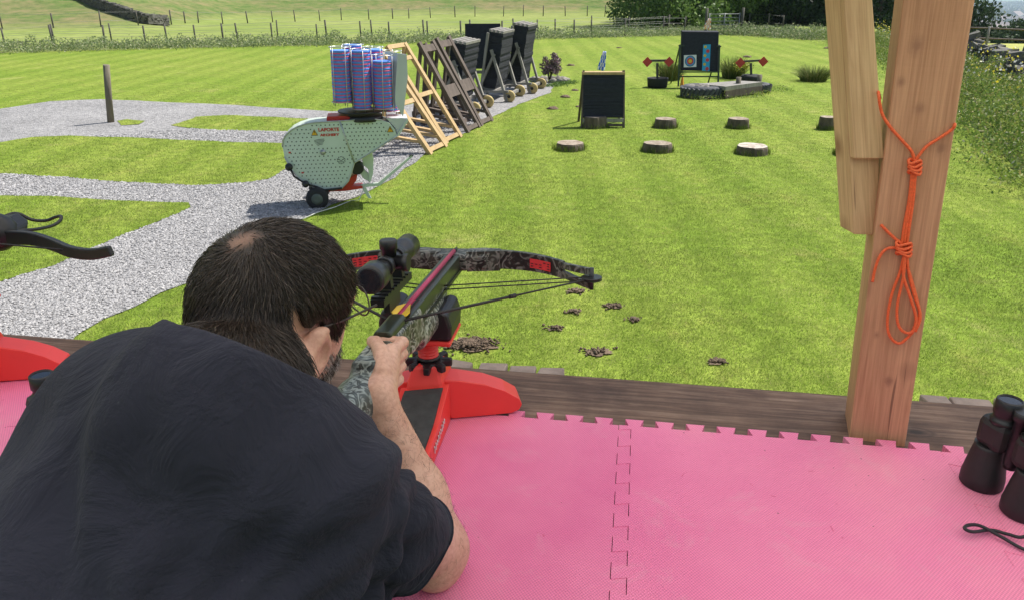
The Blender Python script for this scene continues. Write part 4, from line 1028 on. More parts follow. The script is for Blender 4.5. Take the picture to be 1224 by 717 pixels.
# ---- purple bush in a ring of stones ----
p = G(657, 98); t = thing('purple_bush', p, 'purple leaved bush with pink blooms at the end of the gravel', 'bush', None)
C = []
for k in range(26):
    a = random.uniform(0, 6.28); rr = .25*math.sqrt(random.random()); z = .42+random.uniform(-1, 1)*.27*math.sqrt(max(.1, 1-(rr/.27)**2)); c = Vector((p.x+math.cos(a)*rr, p.y+math.sin(a)*rr, z)); d = rng.normal(size=(85, 3)); d /= np.linalg.norm(d, axis=1)[:, None]
    C.append(np.array(c)+d*(.10*rng.random(85)**.5)[:, None])
V, Fc = leafset(np.concatenate(C), None, .05, .6); mesh_np('foliage', V, Fc, M['leaf_purple'], t)
mb = MB()
for k in range(6): a = k; mb.tube([p, p+Vector((math.cos(a)*.08, math.sin(a)*.08, .3)), p+Vector((math.cos(a)*.2, math.sin(a)*.2, .55))], .012, 5)
mb.build('stems', M['bark'], t)
for k in range(13):
    a = 2*math.pi*k/13; c = p+Vector((math.cos(a)*.42, math.sin(a)*.34, .04)); tag(MB().ball(c, (random.uniform(.09, .14), random.uniform(.07, .1), random.uniform(.06, .10)), 10, 0, .6).build('edging_stone', M['rubble']), 'rough stone in the ring around the foot of the purple bush', 'stone', 'stones ringing the purple bush')
tag(weed_strip('weeds_at_bush', [G(640, 104), G(662, 104), G(684, 99)], .4, .12, 1200, .05, M['leaf_mid'], 8), kind='stuff')
# ================= the shooting bench =================
TZ = EYE-.81                                    # top of the foam mats
O0 = Vector((.213, 1.322, 0)); A9 = R(9); U_ = Vector((math.cos(A9), -math.sin(A9), 0)); W_ = Vector((-math.sin(A9), -math.cos(A9), 0))
def TB2(u, w, z=0.0): return O0+U_*u+W_*w+Vector((0, 0, TZ+z))
M['plank'] = wood('plank', (.055, .038, .030), (.135, .095, .072), (1, 1, 1), .85, .5, False, .8, 1)
def plank_mat():
    m, nt, b = new_mat('bench_plank'); tc = nt.nodes.new('ShaderNodeTexCoord'); mp = nt.nodes.new('ShaderNodeMapping'); mp.inputs['Rotation'].default_value = (0, 0, A9); mp.inputs['Scale'].default_value = (1, 1, 1)
    nt.links.new(tc.outputs['Object'], mp.inputs[0]); m2 = nt.nodes.new('ShaderNodeMapping'); m2.inputs['Scale'].default_value = (2.2, 45, 45); nt.links.new(mp.outputs[0], m2.inputs[0])
    n = noise_(nt, m2.outputs[0], 1.6, 7, .7, .7); r = ramp(nt, [(.3, (.060, .033, .021)), (.5, (.14, .083, .055)), (.72, (.27, .185, .135))]); nt.links.new(n, r.inputs[0])
    n2 = noise_(nt, mp.outputs[0], 5, 5, .65); r2 = ramp(nt, [(.35, (.55, .5, .5)), (.65, (1.25, 1.25, 1.25))]); nt.links.new(n2, r2.inputs[0])
    c = mix(nt, r.outputs[0], r2.outputs[0], 1, 'MULTIPLY')
    v = nt.nodes.new('ShaderNodeTexVoronoi'); v.inputs['Scale'].default_value = 1; m3 = nt.nodes.new('ShaderNodeMapping'); m3.inputs['Scale'].default_value = (4.2, 8, 8); nt.links.new(mp.outputs[0], m3.inputs[0]); nt.links.new(m3.outputs[0], v.inputs['Vector'])
    k = ramp(nt, [(.04, (1, 1, 1)), (.10, (.15, .15, .15)), (.13, (.6, .6, .6)), (.17, (0, 0, 0))]); nt.links.new(v.outputs['Distance'], k.inputs[0])
    c = mix(nt, c, (.035, .022, .016), k.outputs[0])
    n4 = noise_(nt, mp.outputs[0], 28, 3, .5); r4 = ramp(nt, [(.76, (0, 0, 0)), (.80, (1, 1, 1))]); nt.links.new(n4, r4.inputs[0]); c = mix(nt, c, (.35, .33, .30), r4.outputs[0])
    nt.links.new(c, b.inputs['Base Color']); b.inputs['Roughness'].default_value = .72; bump(nt, b, n, .6, .003); return m
M['bench_plank'] = plank_mat()
bench = thing('shooting_bench', TB2(0, .3, -.8), 'long dark weathered plank shooting bench under the pink mats', 'bench')
segs = [(-3.2, -1.15), (-1.147, 3.2)]
for (s0, s1) in segs:
    a, b = TB2(s0, -.108, -.037), TB2(s1, -.108, -.037); MB().bar(a, b, .226, .046, jit=.001).build('plank', M['bench_plank'], bench, bevel=.004)
for k in range(4):
    w = .008+.10+k*.19; a, b = TB2(-3.2, w, -.037), TB2(3.2, w, -.037)
    if w < .62: MB().bar(a, b, .184, .044).build('plank', M['bench_plank'], bench)
MB().bar(TB2(-3.2, -.20, -.13), TB2(3.2, -.20, -.13), .04, .14).build('apron', M['bench_plank'], bench)
for u in (-2.6, -.9, 1.1, 2.6):
    for w in (-.1, .45): MB().bar(TB2(u, w, -.062), TB2(u, w, -1.0), .09, .09, up=(0, 1, 0)).build('leg', M['weathered'], bench)

# foam mats with dovetail edges
def foam_mat():
    m, nt, b = new_mat('pink_foam'); tc = nt.nodes.new('ShaderNodeTexCoord'); mp = nt.nodes.new('ShaderNodeMapping'); mp.inputs['Rotation'].default_value = (0, 0, A9+R(2)); nt.links.new(tc.outputs['Object'], mp.inputs[0])
    sep = nt.nodes.new('ShaderNodeSeparateXYZ'); nt.links.new(mp.outputs[0], sep.inputs[0])
    k = 2*math.pi/.0052
    sx = math_(nt, 'SINE', math_(nt, 'MULTIPLY', sep.outputs[0], k)); sy = math_(nt, 'SINE', math_(nt, 'MULTIPLY', sep.outputs[1], k*.8)); h = math_(nt, 'MULTIPLY', sx, sy)
    n = noise_(nt, mp.outputs[0], 2.2, 4, .55); oi = nt.nodes.new('ShaderNodeObjectInfo'); r = ramp(nt, [(.28, (.79, .165, .35)), (.5, (.88, .235, .41)), (.72, (.93, .32, .43))]); nt.links.new(n, r.inputs[0])  # soft warm light and purple shade blotches put into the foam colour
    hh = math_(nt, 'ADD', math_(nt, 'MULTIPLY', h, .16), math_(nt, 'ADD', math_(nt, 'MULTIPLY', oi.outputs['Random'], .07), .89)); cmb = nt.nodes.new('ShaderNodeCombineColor')
    for i in range(3): nt.links.new(hh, cmb.inputs[i])
    c = mix(nt, r.outputs[0], cmb.outputs[0], 1, 'MULTIPLY')
    n3 = noise_(nt, mp.outputs[0], 30, 3, .5, 1.5); r3 = ramp(nt, [(.73, (0, 0, 0)), (.76, (1, 1, 1))]); nt.links.new(n3, r3.inputs[0]); c = mix(nt, c, (.55, .05, .12), math_(nt, 'MULTIPLY', r3.outputs[0], .5))
    sm = noise_(nt, mp.outputs[0], 7, 5, .7, 1.0); rs_ = ramp(nt, [(.55, (0, 0, 0)), (.75, (1, 1, 1))]); nt.links.new(sm, rs_.inputs[0]); c = mix(nt, c, (.72, .40, .45), math_(nt, 'MULTIPLY', rs_.outputs[0], .35))
    dt = nt.nodes.new('ShaderNodeTexVoronoi'); dt.inputs['Scale'].default_value = 34; nt.links.new(mp.outputs[0], dt.inputs['Vector']); rd_ = ramp(nt, [(.03, (1, 1, 1)), (.06, (0, 0, 0))]); nt.links.new(dt.outputs['Distance'], rd_.inputs[0]); sp_ = nt.nodes.new('ShaderNodeSeparateColor'); nt.links.new(dt.outputs['Color'], sp_.inputs[0]); c = mix(nt, c, (.16, .06, .06), math_(nt, 'MULTIPLY', rd_.outputs[0], math_(nt, 'GREATER_THAN', sp_.outputs[0], .72)))
    nt.links.new(c, b.inputs['Base Color']); b.inputs['Roughness'].default_value = .62; b.inputs['Specular IOR Level'].default_value = .3
    bump(nt, b, h, .35, .0012); return m
M['pink_foam'] = foam_mat()
def tooth_edge(a, b, n, depth_, side, phase=0):
    """points from a to b with n dovetail teeth standing out by depth_ to 'side'"""
    a, b = Vector(a), Vector(b); L_ = (b-a).length; d = (b-a)/L_; nn = side; out = []; p = L_/n
    for k in range(n):
        s = p*k; q = p*.5
        for x, o in ((s+q*.62, 0), (s+q*.40, depth_), (s+q*1.60, depth_), (s+q*1.38, 0)):
            out.append(a+d*x+nn*o)
    return out
TD = .024
def mat_tile(c, label, wl=.535):
    g = .0006; x0, x1 = c*.6+g, (c+1)*.6-g
    pts = []
    pts += [TB2(x0, TD*.0)]+tooth_edge(TB2(x0, 0), TB2(x1, 0), 10, TD, -W_)+[TB2(x1, 0)]           # far edge
    pts += tooth_edge(TB2(x1, 0), TB2(x1, wl), 9, TD, U_)+[TB2(x1, wl)]                              # right seam, teeth out
    pts += tooth_edge(TB2(x1, wl), TB2(x0, wl), 10, TD, W_)+[TB2(x0, wl)]
    left = tooth_edge(TB2(x0-2*g, 0), TB2(x0-2*g, wl), 9, TD, U_)
    pts += [p+U_*2*g for p in left[::-1]]
    q = [p for i, p in enumerate(pts) if i == 0 or (p-pts[i-1]).length > 1e-5]
    mb = MB(); mb.prism([p-Vector((0, 0, .0125+0*random.random())) for p in q], (0, 0, .0125)); o = mb.build('foam_mat', M['pink_foam'], bevel=.0012)
    o.location.z += -.0009*(c % 2); return tag(o, label, 'foam mat', 'pink interlocking foam mats')
for c, lab in ((-3, 'pink foam mat under the left red rest at the left edge of the view'), (-2, 'pink foam mat mostly hidden by the left shoulder of the man'), (-1, 'pink foam mat under the elbow of the man and the central red rest'), (0, 'pink foam mat in the middle, lying just right of the long interlocking seam'), (1, 'pink foam mat at the right with the binoculars standing on it'), (2, 'pink foam mat beyond the binoculars outside the right edge')):
    mat_tile(c, lab)
# brick edging seen just over the bench
M['brick'] = simple('pale_brick', (.30, .235, .20), .9, 0, .25, 25, .6, 60, .005)
for i, (u0, u1, v) in enumerate([(508, 536, 432), (538, 564, 433.5), (573, 607, 435), (610, 641, 437.5), (644, 676, 440), (1134, 1180, 472), (1186, 1222, 474), (1100, 1130, 469)]):
    base = TB2(0, -.21, -.135); yv = None
    wd = lambda q: (Vector((q.x, q.y, 0))-O0).dot(U_); p0, p1 = TB2(wd(G(u0, v, TZ-.02)), -.246, -.02), TB2(wd(G(u1, v, TZ-.02)), -.246, -.02); d = (p1-p0).normalized(); c = (p0+p1)/2+Vector((0, 0, -.035))
    names = ['nearest to the red rest', 'second from the red rest', 'third from the red rest', 'fourth from the red rest', 'farthest right of the row by the red rest', 'left one of the pair by the binoculars', 'right one of the pair by the binoculars', 'beside the foot of the main post']
    rot = Matrix((d, Vector((-d.y, d.x, 0)), Vector((0, 0, 1)))).transposed()
    tag(MB().box(c, ((p1-p0).length, .045, .07), rot, jit=.003).build('edging_brick', M['brick'], bevel=.004), 'pale edging brick behind the bench plank, '+names[i], 'brick', 'edging bricks behind the bench')
cap = MB().bar(TB2(-.9, -.255, -.30), TB2(3.0, -.255, -.30), .06, .42); M['retain'] = simple('retaining_block', (.2, .18, .15), .9)
tag(cap.build('bench_footing', M['retain']), 'low block footing carrying the edging bricks behind the bench', 'footing')

# ---- shelter: post, brace, beam, roof, deck ----
M['beam_wood'] = None
def timber(name, a, b_, c, rough=.6, knots=(), lean=(0, 0)):
    m, nt, b = new_mat(name); 
    def coords(nt, kind='Object', scale=(1, 1, 1)):      # grain follows the timber's own lean
        tc = nt.nodes.new('ShaderNodeTexCoord'); sp = nt.nodes.new('ShaderNodeSeparateXYZ'); cb = nt.nodes.new('ShaderNodeCombineXYZ'); nt.links.new(tc.outputs['Object'], sp.inputs[0])
        for q_ in (0, 1): nt.links.new(math_(nt, 'SUBTRACT', sp.outputs[q_], math_(nt, 'MULTIPLY', sp.outputs[2], lean[q_])), cb.inputs[q_])
        nt.links.new(sp.outputs[2], cb.inputs[2]); mp = nt.nodes.new('ShaderNodeMapping'); mp.inputs['Scale'].default_value = scale; nt.links.new(cb.outputs[0], mp.inputs[0]); return mp.outputs[0]
    co = coords(nt, 'Object', (1, 1, .06)); n = noise_(nt, co, 70, 5, .6, 1.2); n1 = noise_(nt, coords(nt, 'Object', (1, 1, .25)), 7, 3, .5)
    r = ramp(nt, [(.3, a), (.7, b_)]); nt.links.new(n, r.inputs[0]); r1 = ramp(nt, [(.35, (.82, .76, .72)), (.65, (1.08, 1.08, 1.06))]); nt.links.new(n1, r1.inputs[0])
    c_ = mix(nt, r.outputs[0], r1.outputs[0], 1, 'MULTIPLY'); nf_ = noise_(nt, coords(nt, 'Object', (1, 1, .02)), 260, 3, .7); rf_ = ramp(nt, [(.35, (.84, .80, .76)), (.6, (1.05, 1.05, 1.05))]); nt.links.new(nf_, rf_.inputs[0]); c_ = mix(nt, c_, rf_.outputs[0], 1, 'MULTIPLY')
    v = nt.nodes.new('ShaderNodeTexVoronoi'); v.inputs['Scale'].default_value = 1; nt.links.new(coords(nt, 'Object', (9, 9, 7.5)), v.inputs['Vector'])
    k = ramp(nt, [(.05, (1, 1, 1)), (.12, (.5, .5, .5)), (.22, (0, 0, 0))]); nt.links.new(v.outputs['Distance'], k.inputs[0]); c_ = mix(nt, c_, c, k.outputs[0])
    for kp, kr in knots:
        vd = nt.nodes.new('ShaderNodeVectorMath'); vd.operation = 'DISTANCE'; mp_ = nt.nodes.new('ShaderNodeMapping'); mp_.inputs['Scale'].default_value = (1, 1, .75); tcx = nt.nodes.new('ShaderNodeTexCoord'); nt.links.new(tcx.outputs['Object'], mp_.inputs[0]); nt.links.new(mp_.outputs[0], vd.inputs[0]); vd.inputs[1].default_value = (kp[0], kp[1], kp[2]*.75)
        dd_ = math_(nt, 'ADD', vd.outputs['Value'], math_(nt, 'MULTIPLY', math_(nt, 'SUBTRACT', noise_(nt, coords(nt, 'Object'), 60, 3, .6), .5), kr*1.3)); kk_ = ramp(nt, [(0, (1, 1, 1)), (kr*.5, (.8, .8, .8)), (kr*.8, (.35, .35, .35)), (kr*1.6, (0, 0, 0))]); nt.links.new(dd_, kk_.inputs[0]); c_ = mix(nt, c_, c, kk_.outputs[0])
    nc_ = noise_(nt, coords(nt, 'Object', (1, 1, .035)), 85, 2, .4); rk_ = ramp(nt, [(.70, (0, 0, 0)), (.725, (1, 1, 1))]); nt.links.new(nc_, rk_.inputs[0]); c_ = mix(nt, c_, tuple(x*.55 for x in c), math_(nt, 'MULTIPLY', rk_.outputs[0], .8))
    n5 = noise_(nt, coords(nt, 'Object', (6, 6, 130)), 1.0, 3, .6); bump(nt, b, n5, .22, .002, bump(nt, b, n, .25, .001))
    nt.links.new(c_, b.inputs['Base Color']); b.inputs['Roughness'].default_value = rough; return m
pfl, pfr = G(1016, 516, TZ), G(1083, 526, TZ); tfl, tfr = PY(1080, 0, pfl.y), PY(1160, 0, pfr.y)
px_ = (pfr-pfl).normalized(); back = Vector((-px_.y, px_.x, 0)); wbot = (pfr-pfl).length
up1 = (tfl-pfl); up1 = up1/up1.z; up2 = (tfr-pfr); up2 = up2/up2.z
pt = thing('shelter_post', (pfl+pfr)/2, 'thick square orange brown timber post of the shelter with a tied orange cord', 'post')
Zt, Zb = 1.45, -.035
def PF(s, z, dback=0.0):                        # a point on the post's front face
    a = pfl+up1*z; b_ = pfr+up1*z; return a.lerp(b_, s)+back*dback
KNOTS = [(1096, 55, .010), (1077, 98, .0055), (1099, 131, .0065), (1125, 178, .009), (1092, 236, .005), (1048, 400, .005), (1062, 455, .007)]
pn_ = px_.cross(up1).normalized(); pn_ = pn_ if pn_.y < 0 else -pn_
def hitp(u, v): d = ray(u, v); return d*((pfl-Vector((0, 0, EYE))).dot(pn_)/d.dot(pn_))+Vector((0, 0, EYE))
M['post_wood'] = timber('post_wood', (.46, .255, .145), (.60, .355, .205), (.30, .15, .085), .6, [(hitp(u, v)-(pfl+pfr)/2, r) for u, v, r in KNOTS], (up1.x, 0))
mb = MB(); q = [PF(0, Zb), PF(1, Zb), PF(1, Zb, wbot), PF(0, Zb, wbot)]; mb.prism(q, up1*(Zt-Zb)); mb.build('upright', M['post_wood'], pt, bevel=.003)
# brace: leans away to the left from a notch on the left cheek of the post
yb = pfl.y+.012
def BQ(u, v, dy=0.0): return PY(u, v, yb+dy)
b0a, b0b = BQ(1021, 190), BQ(1057, 190); t0a, t0b = BQ(1009, 0), BQ(1043, 0); ext = 2.2
up_l = (t0a-b0a); M['brace_wood'] = timber('brace_wood', (.50, .35, .18), (.68, .51, .29), (.30, .17, .08), .65, (), (up_l.x/up_l.z, 0)); tl_ = b0a+up_l*ext; tr_ = b0b+(t0b-b0b)*ext
mb = MB(); mb.prism([b0a, b0b, tr_, tl_], (-.002, .0125, 0)); mb.build('brace', M['brace_wood'], pt, bevel=.0015)
vb_ = Vector((-.0022, .0132, 0)); e0, e1 = BQ(1026, 283)+vb_, BQ(1053.5, 284)+vb_; mb = MB(); mb.prism([e0, e1, b0b+vb_, tr_+vb_, tl_+vb_, b0a+vb_], (-.006, .048, 0)); mb.build('brace_core', M['brace_wood'], pt, bevel=.0015)
bm_ = thing('shelter_roof', TB2(0, 0, 1.5), 'unseen shelter roof of translucent sheets on a timber beam above the bench', 'roof')  # out of view; span and translucency shaped to soften sun on the bench
MB().bar(TB2(-3, -.0, 1.5), TB2(3, -.0, 1.5), .1, .15).build('beam', M['post_wood'], bm_)
def roof_mat():
    m, nt, b = new_mat('translucent_sheet'); nt.nodes.remove(b); out = nt.nodes['Material Output']; tr = nt.nodes.new('ShaderNodeBsdfTranslucent'); tr.inputs[0].default_value = (*ROOF, 1)
    df = nt.nodes.new('ShaderNodeBsdfDiffuse'); df.inputs[0].default_value = (.8, .78, .74, 1); ms = nt.nodes.new('ShaderNodeMixShader'); ms.inputs[0].default_value = .62
    nt.links.new(df.outputs[0], ms.inputs[1]); nt.links.new(tr.outputs[0], ms.inputs[2]); nt.links.new(ms.outputs[0], out.inputs[0]); return m
ROOF = (.95, .93, .90)
mb = MB(); a, b, c, d = TB2(-3.2, -.95, 1.55), TB2(3.4, -.95, 1.55), TB2(3.4, 2.6, 1.95), TB2(-3.2, 2.6, 1.95)
nx = 60
for k in range(nx):
    f0, f1 = k/nx, (k+1)/nx; z0, z1 = (.015 if k % 2 else 0), (.015 if (k+1) % 2 else 0)
    mb.add([a.lerp(b, f0)+Vector((0, 0, z0)), a.lerp(b, f1)+Vector((0, 0, z1)), d.lerp(c, f1)+Vector((0, 0, z1)), d.lerp(c, f0)+Vector((0, 0, z0))], [(0, 1, 2, 3)])
mb.build('corrugated_sheet', roof_mat(), bm_, recalc=False)
dk = MB().box(TB2(0, 1.6, -.86), (7, 3.4, .08), Matrix.Rotation(-A9, 3, 'Z')).build('deck', M['weathered']); tag(dk, kind='structure')

# ---- orange cord tied round the post ----
M['cord_orange'] = simple('cord_orange', (.78, .13, .035), .55, 0, .2, 300, .5, 600, .001)
def onp(u, v, off=.006):
    d = ray(u, v); n = px_.cross(up1).normalized(); n = n if n.y < 0 else -n; p0 = pfl+n*off; dn = d.dot(n); return d*((p0-Vector((0, 0, EYE))).dot(n)/dn)+Vector((0, 0, EYE))
def smooth(pts, k=6):
    out = []; P_ = [pts[0]]+list(pts)+[pts[-1]]
    for i in range(1, len(P_)-2):
        a, b, c, d = P_[i-1], P_[i], P_[i+1], P_[i+2]
        for j in range(k):
            t = j/k; out.append(.5*((2*b)+(c-a)*t+(2*a-5*b+4*c-d)*t*t+(3*b-a-3*c+d)*t**3))
    out.append(pts[-1]); return out
mb = MB(); rc = .0025
def cordline(px, off=.006, r=rc): mb.tube(smooth([onp(u, v, off) for u, v in px]), r, 8)
rl = onp(1051, 110, .004)
mb.tube(smooth([PF(.5, 1, 0)*0+onp(1052, 118, -.05), onp(1050, 111, .004)]+[onp(u, v) for u, v in ((1054, 135), (1064, 152), (1080, 170), (1090, 182), (1094, 196))]), rc, 8)
mb.tube(smooth([onp(1139, 150, -.05), onp(1141.5, 149, .003)]+[onp(u, v) for u, v in ((1138, 155), (1122, 166), (1108, 175), (1098, 187), (1093, 196))]), rc, 8)
for dx in (-3, 0, 3.2): cordline([(1093+dx, 196), (1092+dx*.7, 210), (1089+dx*.8, 240), (1084+dx, 270), (1081+dx, 292)])
for k in range(4):
    c = onp(1093, 193+k*4.2, .006); mb.tube(smooth([c+px_*(.0095*math.cos(a))+Vector((0, 0, .003*math.sin(a*2+k)))-back*(.006*math.sin(a)+.003) for a in np.linspace(0, 6.28, 9)]), rc, 8)
for k in range(4):
    c = onp(1080, 291+k*4.0, .006); mb.tube(smooth([c+px_*(.012*math.cos(a))+Vector((0, 0, .003*math.sin(a*2+k)))-back*(.006*math.sin(a)+.003) for a in np.linspace(0, 6.28, 9)]), rc, 8)
cordline([(1079, 293), (1066, 282), (1053, 269)])
cordline([(1079, 297), (1062, 297), (1052, 306), (1046, 322), (1043, 337)])
cordline([(1081, 303), (1076, 325), (1066, 352), (1061, 380), (1063, 400), (1074, 410), (1086, 402), (1096, 388), (1099, 372), (1092, 350), (1086, 325), (1084, 305)], .008)
cordline([(1082, 303), (1080, 330), (1073, 362), (1073, 385), (1080, 396), (1090, 396), (1095, 380), (1088, 355), (1080, 330), (1081, 306)], .012)
cordline([(1080, 306), (1088, 330), (1097, 362), (1100, 380), (1094, 396)], .006)
tag(mb.build('orange_cord', M['cord_orange']), 'orange cord looped and knotted round the big timber post', 'cord')

# ---- red plastic rest (gun vise style) ----
M['red_plastic'] = simple('red_plastic', (.80, .055, .045), .38, 0, .05, 6, .15, 400, .0005)
M['grip_pad'] = simple('grip_pad', (.035, .036, .036), .75, 0, .3, 60, .5, 180, .001)
M['white_print'] = simple('white_print', (.7, .7, .7), .6)
RB = Vector((-.165, 1.362, TZ))
def make_rest(lab):
    t = thing('crossbow_rest', RB, lab, 'shooting rest', 'red plastic shooting rests on the bench')
    fx = Vector((.985, .17, 0)).normalized(); fy = Vector((-.13, -.99, 0)).normalized(); Z = Vector((0, 0, 1))
    for s in (1, -1):
        prof = [(.02, 0.002), (.142, .002), (.160, .008), (.166, .020), (.160, .034), (.132, .054), (.09, .073), (.04, .086), (.0, .092)]
        ff = fx if s > 0 else Vector((-.985, .0, 0)).normalized(); th_ = Vector((-ff.y, ff.x, 0)).normalized()*(.055)
        c = RB+ff*.018; mb = MB(); mb.prism([c+ff*x+Z*z-th_*.5 for x, z in prof], th_); mb.build('foot', M['red_plastic'], t, bevel=.011)
    mb = MB(); c = RB
    q = []
    for z, w, l in ((.002, .044, .06), (.09, .036, .042), (.128, .027, .03)): q.append([c+fx*w*a+fy*l*b+Z*z for a, b in ((-1, -1), (1, -1), (1, 1), (-1, 1))])
    mb.add(sum(q, []), [(0, 1, 2, 3), (8, 11, 10, 9)]+[(i+4*j, (i+1) % 4+4*j, (i+1) % 4+4*j+4, i+4*j+4) for j in (0, 1) for i in range(4)]); mb.build('pedestal', M['red_plastic'], t, bevel=.008)
    # long body running back towards the shooter
    prof = [(.0, .002), (.0, .085), (.03, .076), (.10, .052), (.20, .040), (.235, .036), (.245, .02), (.24, .002)]
    mb = MB(); cc = c+fy*.035; mb.prism([cc+fy*x+Z*z-fx*.047 for x, z in prof], fx*.094); mb.build('body', M['red_plastic'], t, bevel=.009)
    mb = MB(); prof2 = [(.012, .080), (.03, .0775), (.10, .0535), (.20, .0415), (.228, .038)]
    top = [cc+fy*x+Z*(z+.004) for x, z in prof2]; mb.add([p_-fx*.037 for p_ in top]+[p_+fx*.037 for p_ in top]+[p_-fx*.037-Z*.012 for p_ in top]+[p_+fx*.037-Z*.012 for p_ in top],
        [(i, i+1, i+6, i+5) for i in range(4)]+[(i+10, i+15, i+16, i+11) for i in range(4)]+[(i, i+10, i+11, i+1) for i in range(4)]+[(i+5, i+6, i+16, i+15) for i in range(4)]+[(0, 5, 15, 10), (4, 14, 19, 9)]); mb.build('grip_pad', M['grip_pad'], t)
    for k in range(9):
        pp_ = cc+fx*.0485+fy*(.06+k*.0105)+Z*(.036-.0012*k); MB().box(pp_, (.0015, .006, .012 if k % 3 else .008), Matrix.Rotation(.13, 3, 'Z')).build('printed_mark', M['white_print'], t)
    mb = MB()
    rot_ = []
    for k in range(8):                           # star knob
        a0 = 2*math.pi*k/8; 
        for da, rr in ((-.26, .030), (-.13, .047), (.13, .047), (.26, .030)): rot_.append(c+Vector((math.cos(a0+da)*rr, math.sin(a0+da)*rr, .112+.0)))
    mb.prism(rot_, (0, 0, .016)); mb.lathe(c+Z*.128, Z, [(0, .024), (.008, .022)], 20); mb.build('star_knob', M['black'], t, bevel=.003)
    prof3 = [(.133, .0175)]
    for k in range(7): z = .133+k*.0062; prof3 += [(z+.001, .0175), (z+.0025, .0205), (z+.004, .0205), (z+.0055, .0175)]
    MB().lathe(c, Z, prof3+[(.18, .0175)], 24).build('threaded_column', M['red_plastic'], t)
    yy = Vector((.143, .99, 0)).normalized(); xx = Vector((.99, -.143, 0)).normalized()
    cz = c+Z*.178-xx*.012; mb = MB(); mb.prism([cz+xx*a*.069+yy*b*.050 for a, b in ((-1, -1), (1, -1), (1, 1), (-1, 1))], Z*.010); mb.build('cradle_plate', M['red_plastic'], t, bevel=.004)
    pr = [(-.069, .0), (.069, .0), (.071, .03), (.064, .054), (.050, .060), (.036, .052), (.026, .030), (.0, .022), (-.026, .030), (-.036, .052), (-.050, .060), (-.064, .054), (-.071, .03)]
    mb = MB(); mb.prism([cz+Z*(.0105+z)+xx*x-yy*.048 for x, z in pr], yy*.096); mb.build('cradle', M['black'], t, bevel=.006)
    return t
rest = make_rest('red rest with black cradle holding up the fore end of the camouflaged crossbow')
rest2 = copy_tree(rest, rest.location+Vector((-1.015, .155, 0)), None, 'red rest at the far left edge of the bench with only its right foot showing')

# ---- camouflaged crossbow ----
def camo_mat(name, base, dark, light, sc=22):
    m, nt, b = new_mat(name); co = coords(nt, 'Object'); n = noise_(nt, co, sc, 2, .5, 1.6); r = ramp(nt, [(.40, base), (.46, light), (.50, light), (.54, dark), (.62, base), (.66, light), (.70, dark)]); nt.links.new(n, r.inputs[0])
    n2 = noise_(nt, co, 9, 3, .5); r2 = ramp(nt, [(.38, (.45, .45, .42)), (.6, (1.1, 1.1, 1.1))]); nt.links.new(n2, r2.inputs[0]); nt.links.new(mix(nt, r.outputs[0], r2.outputs[0], 1, 'MULTIPLY'), b.inputs['Base Color']); b.inputs['Roughness'].default_value = .42; return m
M['camo'] = camo_mat('camo', (.055, .058, .042), (.018, .020, .016), (.36, .38, .33), 34); M['camo_stock'] = camo_mat('camo_stock', (.075, .098, .098), (.02, .026, .026), (.33, .38, .37), 36); M['camo_limb'] = camo_mat('camo_limb', (.022, .022, .020), (.012, .012, .011), (.17, .17, .155), 26)
M['rail'] = simple('rail_metal', (.05, .06, .04), .35, .5, .2, 10); M['black_metal'] = simple('black_metal', (.028, .029, .031), .32, .3, .1, 10)
M['label_red'] = simple('label_red', (.60, .035, .04), .5); M['lens'] = simple('lens', (.01, .012, .02), .05); M['string'] = simple('bow_string', (.022, .02, .02), .7)
CO = P(545, 300, 1.68); D = Vector((.112, .775, -.055)).normalized(); RX = Vector((.985, -.142, .028)); RX = (RX-D*RX.dot(D)).normalized(); UX = RX.cross(D)
def CB(r, d, u): return CO+RX*r+D*d+UX*u
Mc = np.array(Matrix((RX, D, UX)).transposed()); COn = np.array(CO)
bow = thing('crossbow', RB+Vector((0, 0, .21)), 'camouflaged crossbow with telescopic sight resting on the red rest and held by the man', 'crossbow')
def local(fn): return lambda p: fn((p-COn) @ Mc)
stock = s_union([s_box((0, -.50, -.032), (.020, .125, .030), .008), s_box((0, -.30, -.035), (.017, .14, .024), .008), s_cap((0, -.20, -.066), (0, -.36, -.064), .024, .025), s_cap((0, -.57, -.036), (0, -.67, -.048), .024, .027),
                 s_cap((0, -.66, -.040), (0, -.835, -.032), .027, .029), s_box((0, -.775, -.090), (.020, .07, .050), .014), s_cap((0, -.70, -.055), (0, -.72, -.105), .02, .02), s_cap((0, -.565, -.05), (0, -.600, -.120), .018, .020)], .018)
lo = COn+np.array([-.35, -.95, -.16]); hi = COn+np.array([.10, .05, .16])
V, Fc = sdf_mesh(local(stock), lo, hi, .0032)
cy = (V-COn) @ Mc; mi = (cy[Fc].mean(1)[:, 1] < -.60).astype(int)
mesh_np('stock', V, Fc, [M['camo'], M['camo_stock']], bow, True, mi)
MB().prism([CB(x, -.845, z) for x, z in ((-.018, -.015), (.018, -.015), (.018, -.135), (-.018, -.135))], -D*.014).build('butt_pad', M['rubber'], bow, bevel=.004)
mb = MB(); mb.prism([CB(x, -.46, z) for x, z in ((-.017, -.040), (.017, -.040), (.017, 0), (.0045, 0), (.003, -.004), (-.003, -.004), (-.0045, 0), (-.017, 0))], D*.455); mb.build('flight_rail', M['rail'], bow, bevel=.0015)
mb = MB()
for s in (-1, 1): mb.prism([CB(s*.0175, -.44, z) for z in (-.034, -.028)]+[CB(s*.0195, -.44, z) for z in (-.028, -.034)], D*.40)
mb.build('rail_groove', M['black'], bow)
mb = MB(); mb.prism([CB(x, -.535, z) for x, z in ((-.015, -.01), (.015, -.01), (.015, .006), (.010, .011), (-.010, .011), (-.015, .006))], D*.085); mb.build('latch_housing', M['rail'], bow, bevel=.003)
